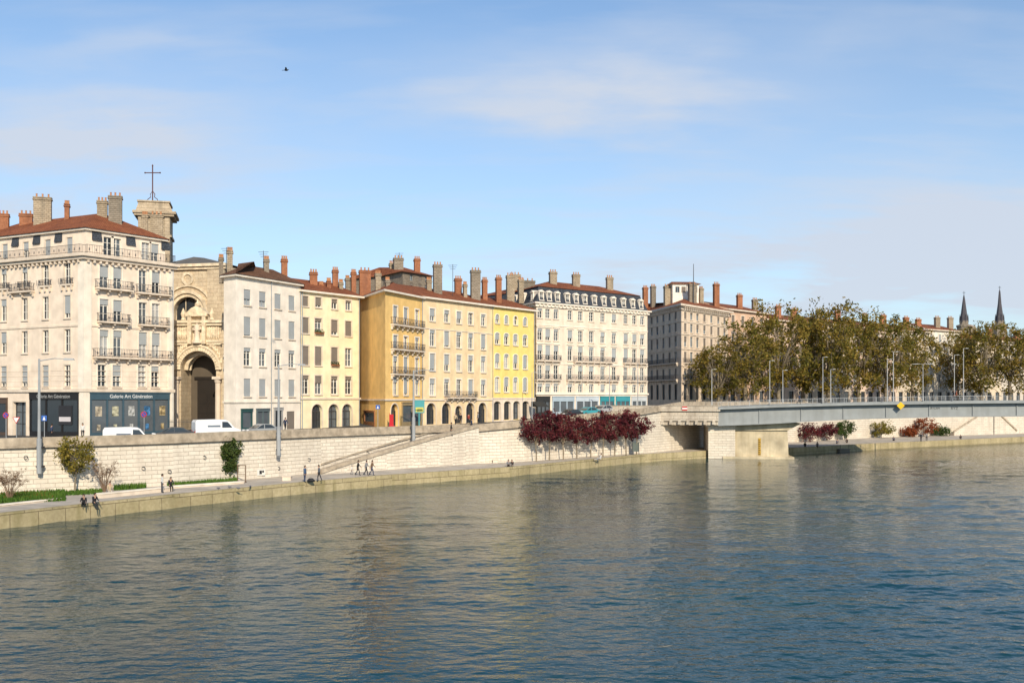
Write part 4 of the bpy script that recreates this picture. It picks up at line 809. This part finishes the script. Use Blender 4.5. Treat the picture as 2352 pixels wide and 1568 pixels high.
m.box(p.x-.46,p.x+.46,p.y-.05,p.y+.05,QZ+1.752,QZ+1.83); m.box(p.x-.38,p.x+.38,p.y-.03,p.y+.03,QZ+.8,QZ+.86); m.box(p.x-.5,p.x+.5,p.y-.3,p.y+.3,QZ,QZ+.06); m.build('frame',simple((.13,.08,.05)),r)
D=ip(WL,599)[0]-.02; m=MB(); p=pt(599,D,zat(1084,D)); dm=Matrix.Translation(p)@Matrix.Rotation(.75,4,'Z'); m.M=dm; m.box(-.5,.5,-.06,.03,-.35,.35); r=tag(m.build('wall_sign',simple((.6,.58,.53))),'small white notice with a dark figure fixed to the quay wall','sign'); m=MB(dm); m.box(-.2,.1,-.075,-.05,-.2,.2); m.box(.15,.35,-.075,-.05,-.05,.2); m.build('symbol',M_['dark'],r)
p=q(714,1107); m=MB(Matrix.Translation(p)); m.tube([(-.4,0,.12),(-.2,0,.2),(.2,0,.22),(.42,0,.12)],[.08,.2,.2,.08],8); m.tube([(-.2,0,.38),(0,0,.5),(.2,0,.38)],.02,5); tag(m.build('bag',simple(blk),uv=False,smooth=True),'black bag lying on the quay between two standing people','bag')
p=q(660,1103); m=MB(Matrix.Translation(p)); m.box(-.45,.45,-.4,.4,-.02,.42); m.box(-.5,.5,-.45,.45,.423,.5); tag(m.build('stone_block',M_['trim']),'squat pale stone block on the quay left of the person in blue','block')
p=q(1138,1063)+V((0,.5,0)); m=MB(Matrix.Translation(p)); m.box(-.35,.35,-.35,.35,0,.4); m.box(-.4,.4,-.4,.4,.403,.47); tag(m.build('stone_block',M_['trim']),'small pale stone block on the quay below the right wall','block')
p=pt(1460,156,QZ); r=thing('information_panel','dark information panel on posts beside the bridge abutment','sign',p); m=MB(Matrix.Translation(p)); m.box(-.55,-.47,-.05,.05,0,2); m.box(.47,.55,-.05,.05,0,2); m.build('posts',M_['iron'],r); m=MB(Matrix.Translation(p)); m.box(-.46,.46,-.03,.03,.5,1.95); m.build('panel',simple((.1,.12,.11)),r)
p=pt(1936,ip(WE,1936)[0]-1.4,.2); m=MB(Matrix.Translation(p)@Matrix.Rotation(.5,4,'Z')); m.box(-1.3,1.3,-.5,.5,-.3,.3); m.box(-1.4,1.4,-.6,.6,.303,.4); 
for k in (-1.1,1.1): m.tube([(k,-.45,.4),(k,-.45,1.2)],.05,6)
tag(m.build('floating_dock',simple((.2,.17,.13))),'small dark floating dock at the far quay edge','dock')
def mast(label,p,L,rz=0):
    r=thing('street_mast',label,'lamp post',group='tall lamp masts fixed to the quay wall'); m=MB(); m.tube([(0,0,0),(0,0,.05),(0,0,3.3),(0,0,3.35)],[.1,.23,.23,.12],12); m.tube([(0,0,3.3),(0,0,L)],[.15,.09],10); m.build('pole',M_['pole'],r,uv=False); m=MB(); m.tube([(0,0,L-.2),(1.3,.3,L+.05),(2.3,.5,L)],[.06,.05,.04],6); m.build('arm',M_['pole'],r,uv=False)
    m=MB(); m.loft([(2.1,.35,L-.12),(3.0,.55,L-.1),(3.0,.8,L-.1),(2.1,.65,L-.12)],[(2.2,.4,L+.1),(2.9,.6,L+.06),(2.9,.75,L+.06),(2.2,.6,L+.1)]); m.build('lamp_head',M_['pole'],r,uv=False); m=MB(); m.box(-.3,.3,-.05,.5,.6,.8); m.box(-.3,.3,-.05,.5,2.4,2.6); m.build('bracket',M_['iron'],r,uv=False); setm(r,p,rz)
mast('nearest tall grey lamp mast on the quay wall at left',pt(90,93.3,3.0),10.8); mast('tall grey lamp mast on the wall below the white house',pt(640,111.8,3.6),10.3,.2); mast('tall grey lamp mast rising by the stairs below the orange house',pt(950,128.6,4.3),9.4,.3)
def lamp(label,px,D,yt,z0,mm='polew',double=False):
    L=zat(yt,D)-z0; r=thing('street_lamp',label,'street lamp',group='thin lamps near the bridge'); m=MB(); m.tube([(0,0,0),(0,0,.6),(0,0,.65),(0,0,L)],[.13,.13,.085,.05],8); m.build('pole',M_[mm],r,uv=False)
    for s in ((-1,1) if double else (1,)):
        k=1 if double else .45; m=MB(); m.tube([(0,0,L-.05),(s*.3*k,0,L),(s*1.0*k,0,L+.02)],.03,5); m.loft([(s*.9*k,-.1,L-.03),(s*1.9*k,-.08,L-.01),(s*1.9*k,.08,L-.01),(s*.9*k,.1,L-.03)],[(s*.95*k,-.06,L+.07),(s*1.8*k,-.05,L+.05),(s*1.8*k,.05,L+.05),(s*.95*k,.06,L+.07)]); m.build('lamp_head',M_[mm],r,uv=False)
    setm(r,pt(px,D,z0))
for a in [('dark lamp pole at the corner of the yellow house',1222,160,855,6.6,'pole'),('grey lamp pole in front of the mansard building centre',1400,168,838,7.5,'pole'),('grey lamp pole in front of the mansard building right side',1465,170,835,8.2,'pole'),('pale lamp pole at the left end of the bridge',1635,178,848,8.8),
  ('pale lamp pole before the first plane trees',1768,176,828,9.1),('short pale lamp pole right of the first plane trees',1798,172,850,9.2),('pale lamp pole under the tallest plane tree',1890,175,820,9.3),('thin pale lamp pole right of the tallest plane tree',1908,170,848,9.3),('pale lamp pole in the middle of the bridge',2038,174,825,9.5),('taller pale lamp pole in the middle of the bridge',2052,171,808,9.5),('pale double-headed lamp in the gap between the trees',2120,173,836,9.6,'polew',True),('thin pale lamp pole left of the tall pale lamp',2192,172,815,9.7),('tall pale lamp near the right end of the bridge',2213,170,800,9.7)]: lamp(*a)
def sign(label,px,D,z0,h,kind):
    p=pt(px,D,z0); r=thing('road_sign',label,'road sign',p); m=MB(Matrix.Translation(p)); m.tube([(0,0,0),(0,0,h)],.04,6); m.build('post',M_['pole'],r,uv=False); m=MB(Matrix.Translation(p))
    disc=lambda r_,n=20,ph=0:[(r_*math.cos(k*2*PI/n+ph),h+r_*math.sin(k*2*PI/n+ph)) for k in range(n)]
    if kind=='nopark':
        m.ext(disc(.32),-.08,-.05); o=m.build('rim',simple((.45,.03,.03)),r); m=MB(Matrix.Translation(p)); m.ext(disc(.25),-.09,-.07); m.build('face',simple((.03,.07,.32)),o); m=MB(Matrix.Translation(p)@Matrix.Translation((0,0,h))@Matrix.Rotation(.78,4,'Y')); m.box(-.25,.25,-.1,-.085,-.04,.04); m.build('bar',simple((.45,.03,.03)),o)
    elif kind=='yield':
        m.ext(disc(.45,3,-PI/2),-.08,-.05); o=m.build('rim',simple((.5,.03,.03)),r); m=MB(Matrix.Translation(p)); m.ext(disc(.34,3,-PI/2),-.09,-.07); m.build('face',simple((.7,.7,.7)),o)
    else:
        m.box(-.28,.28,-.08,-.05,h-.28,h+.28); o=m.build('face',simple((.04,.12,.4)),r); m=MB(Matrix.Translation(p)); m.ext([(-.15,h-.2),(.15,h-.2),(0,h+.2)],-.09,-.075); m.build('symbol',simple((.7,.7,.7)),o)
sign('round red and blue no-parking sign before the grey gallery shop',331,108,5.45,2.9,'nopark'); sign('white triangular give-way sign at far left',38,103,5.42,2.5,'yield'); sign('blue square sign left of the gallery corner',102,104,5.42,2.6,'sq'); sign('blue square sign beside the orange house',868,133,6.1,2.8,'sq'); sign('round no-parking sign at the left frame edge',14,106,5.4,2.9,'nopark')
for px,D,w,h,c,lb in [(899,134.0,.55,1.7,(.5,.02,.03),'red fabric banner standing by the orange house'),(1240,165,2.2,.9,(.03,.03,.03),'black awning at the corner of the mansard building'),(963,139.0,1.5,1.7,(.08,.30,.32),'teal poster panel on a post beside the tall mast')]:
    p=pt(px,D,6.2); m=MB(Matrix.Translation(p)@Matrix.Rotation(.5,4,'Z')); zz=2.4
    if 'panel' in lb: m.tube([(0,.05,0),(0,.05,1.8)],.12,8); m.box(-w/2,w/2,-.1,.12,1.8,1.8+h); m.box(-w/2-.06,w/2+.06,-.12,.14,1.8+h+.002,1.9+h); nm_='poster_panel'
    elif h>1: m.box(-w/2,w/2,-.03,.03,.2,h); m.box(-w/2-.1,w/2+.1,-.2,.2,0,.2); m.tube([(-w/2,0,0),(-w/2,0,h+.2)],.03,5); nm_='banner'
    else: m.loft([(-w/2,-1.2,zz),(w/2,-1.2,zz),(w/2,1,zz),(-w/2,1,zz)],[(-w/2,.9,zz+h),(w/2,.9,zz+h),(w/2,1,zz+h),(-w/2,1,zz+h)]); nm_='awning'
    o=tag(m.build(nm_,simple(c)),lb,nm_.split('_')[-1])
    if 'panel' in lb: g=MB(Matrix.Translation(p)@Matrix.Rotation(.5,4,'Z')); g.box(-.6,.6,-.11,-.09,1.95,2.6); g.build('poster_stripe',simple((.55,.5,.12)),o)
# ---------------------------------------------------------------- vehicles
def vehicle(label,p,rz,kind,col):
    r=thing('van' if kind=='van' else 'car',label,'van' if kind=='van' else 'car'); L,W=(5.0,1.95) if kind=='van' else (4.25,1.75); l=L/2
    prof=[(-l+.1,.32),(-l,.55),(-l+.04,.95),(-l+.75,1.2),(-l+1.35,1.92),(-l+1.7,2.08),(0,2.14),(l-.15,2.1),(l,1.85),(l+.02,.6),(l-.05,.32)] if kind=='van' else [(-l+.1,.28),(-l,.5),(-l+.08,.75),(-l+1.0,.95),(-l+1.75,1.4),(-.1,1.5),(.9,1.44),(l-.5,1.05),(l-.05,.98),(l,.5),(l-.1,.28)]
    hw=lambda z:W/2*(1-.10*max(0,z-.95)-.05*max(0,.5-z)); m=MB(); n=len(prof); A=[(x,-hw(z),z) for x,z in prof]; B=[(x,hw(z),z) for x,z in prof]; m.loft(A,B); m.build('body',simple(col,.3,spec=.5),r)
    ws=[[(-l+.95,1.22),(-l+1.48,1.85),(-l+2.1,1.88),(-l+2.1,1.22)]] if kind=='van' else [[(-l+1.15,.98),(-l+1.78,1.36),(-.05,1.42),(-.05,.98)],[(.05,.98),(.05,1.42),(.85,1.38),(l-.75,1.02)]]
    for w in ws:
        for s in (-1,1): m=MB(); m.poly([(x,s*(hw(z)+.012),z) for x,z in w]); m.build('side_window',M_['glass'],r)
    a,b=(prof[3],prof[4]); m=MB(); off=V((-.012,0,.012)); m.poly([V((a[0]+.04,-hw(a[1])+.1,a[1]+.05))+off,V((b[0]-.04,-hw(b[1])+.1,b[1]-.05))+off,V((b[0]-.04,hw(b[1])-.1,b[1]-.05))+off,V((a[0]+.04,hw(a[1])-.1,a[1]+.05))+off]); m.build('windscreen',M_['glass'],r)
    for sx in (-1,1):
        for sy in (-1,1):
            c=(sx*(l-.88),sy*(W/2-.1),.33); m=MB(); m.tube([(c[0],c[1]-.11,c[2]),(c[0],c[1]+.12,c[2])],.33,16); o=m.build('wheel',M_['dark'],r,uv=False); m=MB(); m.tube([(c[0],c[1]+sy*.1,c[2]),(c[0],c[1]+sy*.135,c[2])],.2,12); m.build('rim',M_['pole'],o,uv=False)
    for sy in (-1,1): m=MB(); m.box(-l-.01,-l+.25,sy*(W/2-.32)-.16,sy*(W/2-.32)+.16,.68,.86); m.build('headlight',simple((.7,.7,.7),.2),r); m=MB(); m.box(l-.1,l+.025,sy*(W/2-.2)-.1,sy*(W/2-.2)+.1,.7,1.0); m.build('tail_light',simple((.4,.02,.02),.3),r)
    if kind=='van':
        for s in (-1,1): m=MB(); m.poly([(x,s*(hw(z)+.012),z) for x,z in ((-.2,1.3),(1.2,1.3),(1.2,1.5),(-.2,1.5))]); m.build('side_lettering_panel',simple((.12,.15,.2)),r)
    setm(r,p,rz)
vehicle('white panel van parked behind the quay parapet before the white house',pt(497,111.5,5.6),.55+PI,'van',(.74,.74,.74)); vehicle('white van low behind the parapet before the gallery shop',pt(296,104.5,4.95),.35+PI,'van',(.72,.72,.72)); vehicle('dark grey car left of the white panel van',pt(398,107.5,5.5),.45,'car',(.05,.055,.065))
for px,D,z,c,lb in [(1350,163,7.1,(.05,.3,.35),'teal car in front of the mansard building'),(1385,166,7.4,(.35,.35,.36),'grey car near the bridge end'),(1310,160,6.8,(.03,.03,.035),'black car left of the teal car'),(600,117,5.6,(.3,.31,.32),'silver car behind the parapet under the white house')]: vehicle(lb,pt(px,D,z),.7,'car',c)
# birds
def bird(label,p,rz,fly,s):
    m=MB(); m.tube([(-.2,0,0),(-.08,0,.02),(.08,0,.02),(.18,0,.06),(.25,0,.07)],[.01,.07,.085,.045,.01],8); m.add([(-.15,-.05,0),(-.35,-.07,-.02),(-.35,.07,-.02),(-.15,.05,0)],[(0,1,2,3)])
    for sy in (-1,1):
        if fly: m.add([(.1,sy*.04,.04),(.06,sy*.3,.16),(-.05,sy*.62,.1),(-.08,sy*.3,.12),(-.1,sy*.04,.03)],[(0,1,2,3,4)])
        else: m.tube([(0,sy*.03,-.03),(0.02,sy*.03,-.13)],.008,4)
    o=tag(m.build('bird',simple((.03,.03,.035) if fly else (.13,.13,.15)),uv=False,smooth=True),label,'bird'); setm(o,p,rz,s)
bird('dark bird flying high in the sky at upper left',pt(657,90,zat(162,90)),.2,True,1.0)
for i,(px,py) in enumerate([(502,1124),(528,1121),(548,1124),(575,1120)]): bird(['leftmost','second from left','third from left','rightmost'][i]+' pigeon pecking on the quay paving',q(px,py)+V((0,0,.14)),U(0,6),False,1)
# ---------------------------------------------------------------- light, sky, camera
S=V((.22,-.82,.48)).normalized(); sun=bpy.data.lights.new('Sun','SUN'); sun.energy=5.0; sun.angle=math.radians(.5); sun.color=(1,.885,.69); so=bpy.data.objects.new('Sun',sun); C.objects.link(so); so.rotation_euler=S.to_track_quat('Z','Y').to_euler()
wd=bpy.data.worlds.new('World'); sc.world=wd; wd.use_nodes=True; n=wd.node_tree; L=lambda a,b:n.links.new(a,b); bg=n.nodes['Background']; bg.inputs[1].default_value=.13
sk=n.nodes.new('ShaderNodeTexSky'); sk.sky_type='NISHITA'; sk.sun_disc=False; sk.sun_elevation=math.asin(S.z); sk.sun_rotation=math.atan2(S.x,S.y); sk.air_density=1.0; sk.dust_density=.4; sk.ozone_density=1.2
tc=n.nodes.new('ShaderNodeTexCoord'); sp=n.nodes.new('ShaderNodeSeparateXYZ'); L(tc.outputs['Generated'],sp.inputs[0])
def ma(op,a,b):
    x=n.nodes.new('ShaderNodeMath'); x.operation=op
    for i,v in enumerate((a,b)):
        if isinstance(v,(int,float)): x.inputs[i].default_value=v
        else: L(v,x.inputs[i])
    return x.outputs[0]
zz=ma('ADD',ma('MAXIMUM',sp.outputs[2],0),.16); cb=n.nodes.new('ShaderNodeCombineXYZ'); L(ma('DIVIDE',sp.outputs[0],zz),cb.inputs[0]); L(ma('DIVIDE',sp.outputs[1],zz),cb.inputs[1])
nb=noise(n,L,1.8,8,vec=cb.outputs[0],st=(1,1.2,1)); c2=ramp(n,L,noise(n,L,5,9,vec=cb.outputs[0],st=(.45,1.5,1)),.48,.8); c3=ramp(n,L,noise(n,L,11,6,vec=cb.outputs[0],st=(.7,1.3,1)),.3,.75)
# broad cloud banks at given bearings and heights, edges broken up by noise
yy=ma('MAXIMUM',sp.outputs[1],.05); ax=ma('DIVIDE',sp.outputs[0],yy); az=ma('DIVIDE',sp.outputs[2],yy); nz=ma('SUBTRACT',nb,.5); cl=None
ax=ma('ADD',ax,ma('MULTIPLY',nz,.3)); az=ma('ADD',az,ma('MULTIPLY',nz,.2))
for px,py,sx,sy,am in [(180,340,360,110,1.15),(1400,215,430,100,.95),(2250,540,520,140,1.1),(1650,640,600,70,.6),(330,120,300,50,.45),(2000,60,300,60,.3)]:
    dx=ma('DIVIDE',ma('SUBTRACT',ax,(px-CX)/F),sx/F); dz=ma('DIVIDE',ma('SUBTRACT',az,(HY-py)/F),sy/F); r2=ma('ADD',ma('MULTIPLY',dx,dx),ma('MULTIPLY',dz,dz))
    v=ma('MULTIPLY',ma('POWER',2.718,ma('MULTIPLY',r2,-1.0)),am); cl=v if cl is None else ma('ADD',cl,v)
low=ramp(n,L,sp.outputs[2],.46,.0)
tex=ma('ADD',ma('ADD',ma('MULTIPLY',ramp(n,L,nb,.25,.7),.75),ma('MULTIPLY',c3,.3)),.12)
cf=ma('MINIMUM',ma('ADD',ma('ADD',ma('MULTIPLY',cl,tex),ma('MULTIPLY',c2,.26)),ma('MULTIPLY',low,.56)),.92)
skc=mixc(n,1.0,sk.outputs[0],(.88,1.10,1.25),L,'MULTIPLY')
L(mixc(n,cf,skc,(4.95,5.4,6.2),L),bg.inputs[0])
cam=bpy.data.cameras.new('Camera'); cam.lens=35; cam.sensor_width=36; cam.shift_y=(HY-784)/2352; cam.clip_end=6000; co=bpy.data.objects.new('Camera',cam); C.objects.link(co); co.location=(0,0,ZC); co.rotation_euler=(PI/2,0,0); sc.camera=co
sc.view_settings.view_transform='Standard'; sc.view_settings.look='None'; sc.view_settings.exposure=0
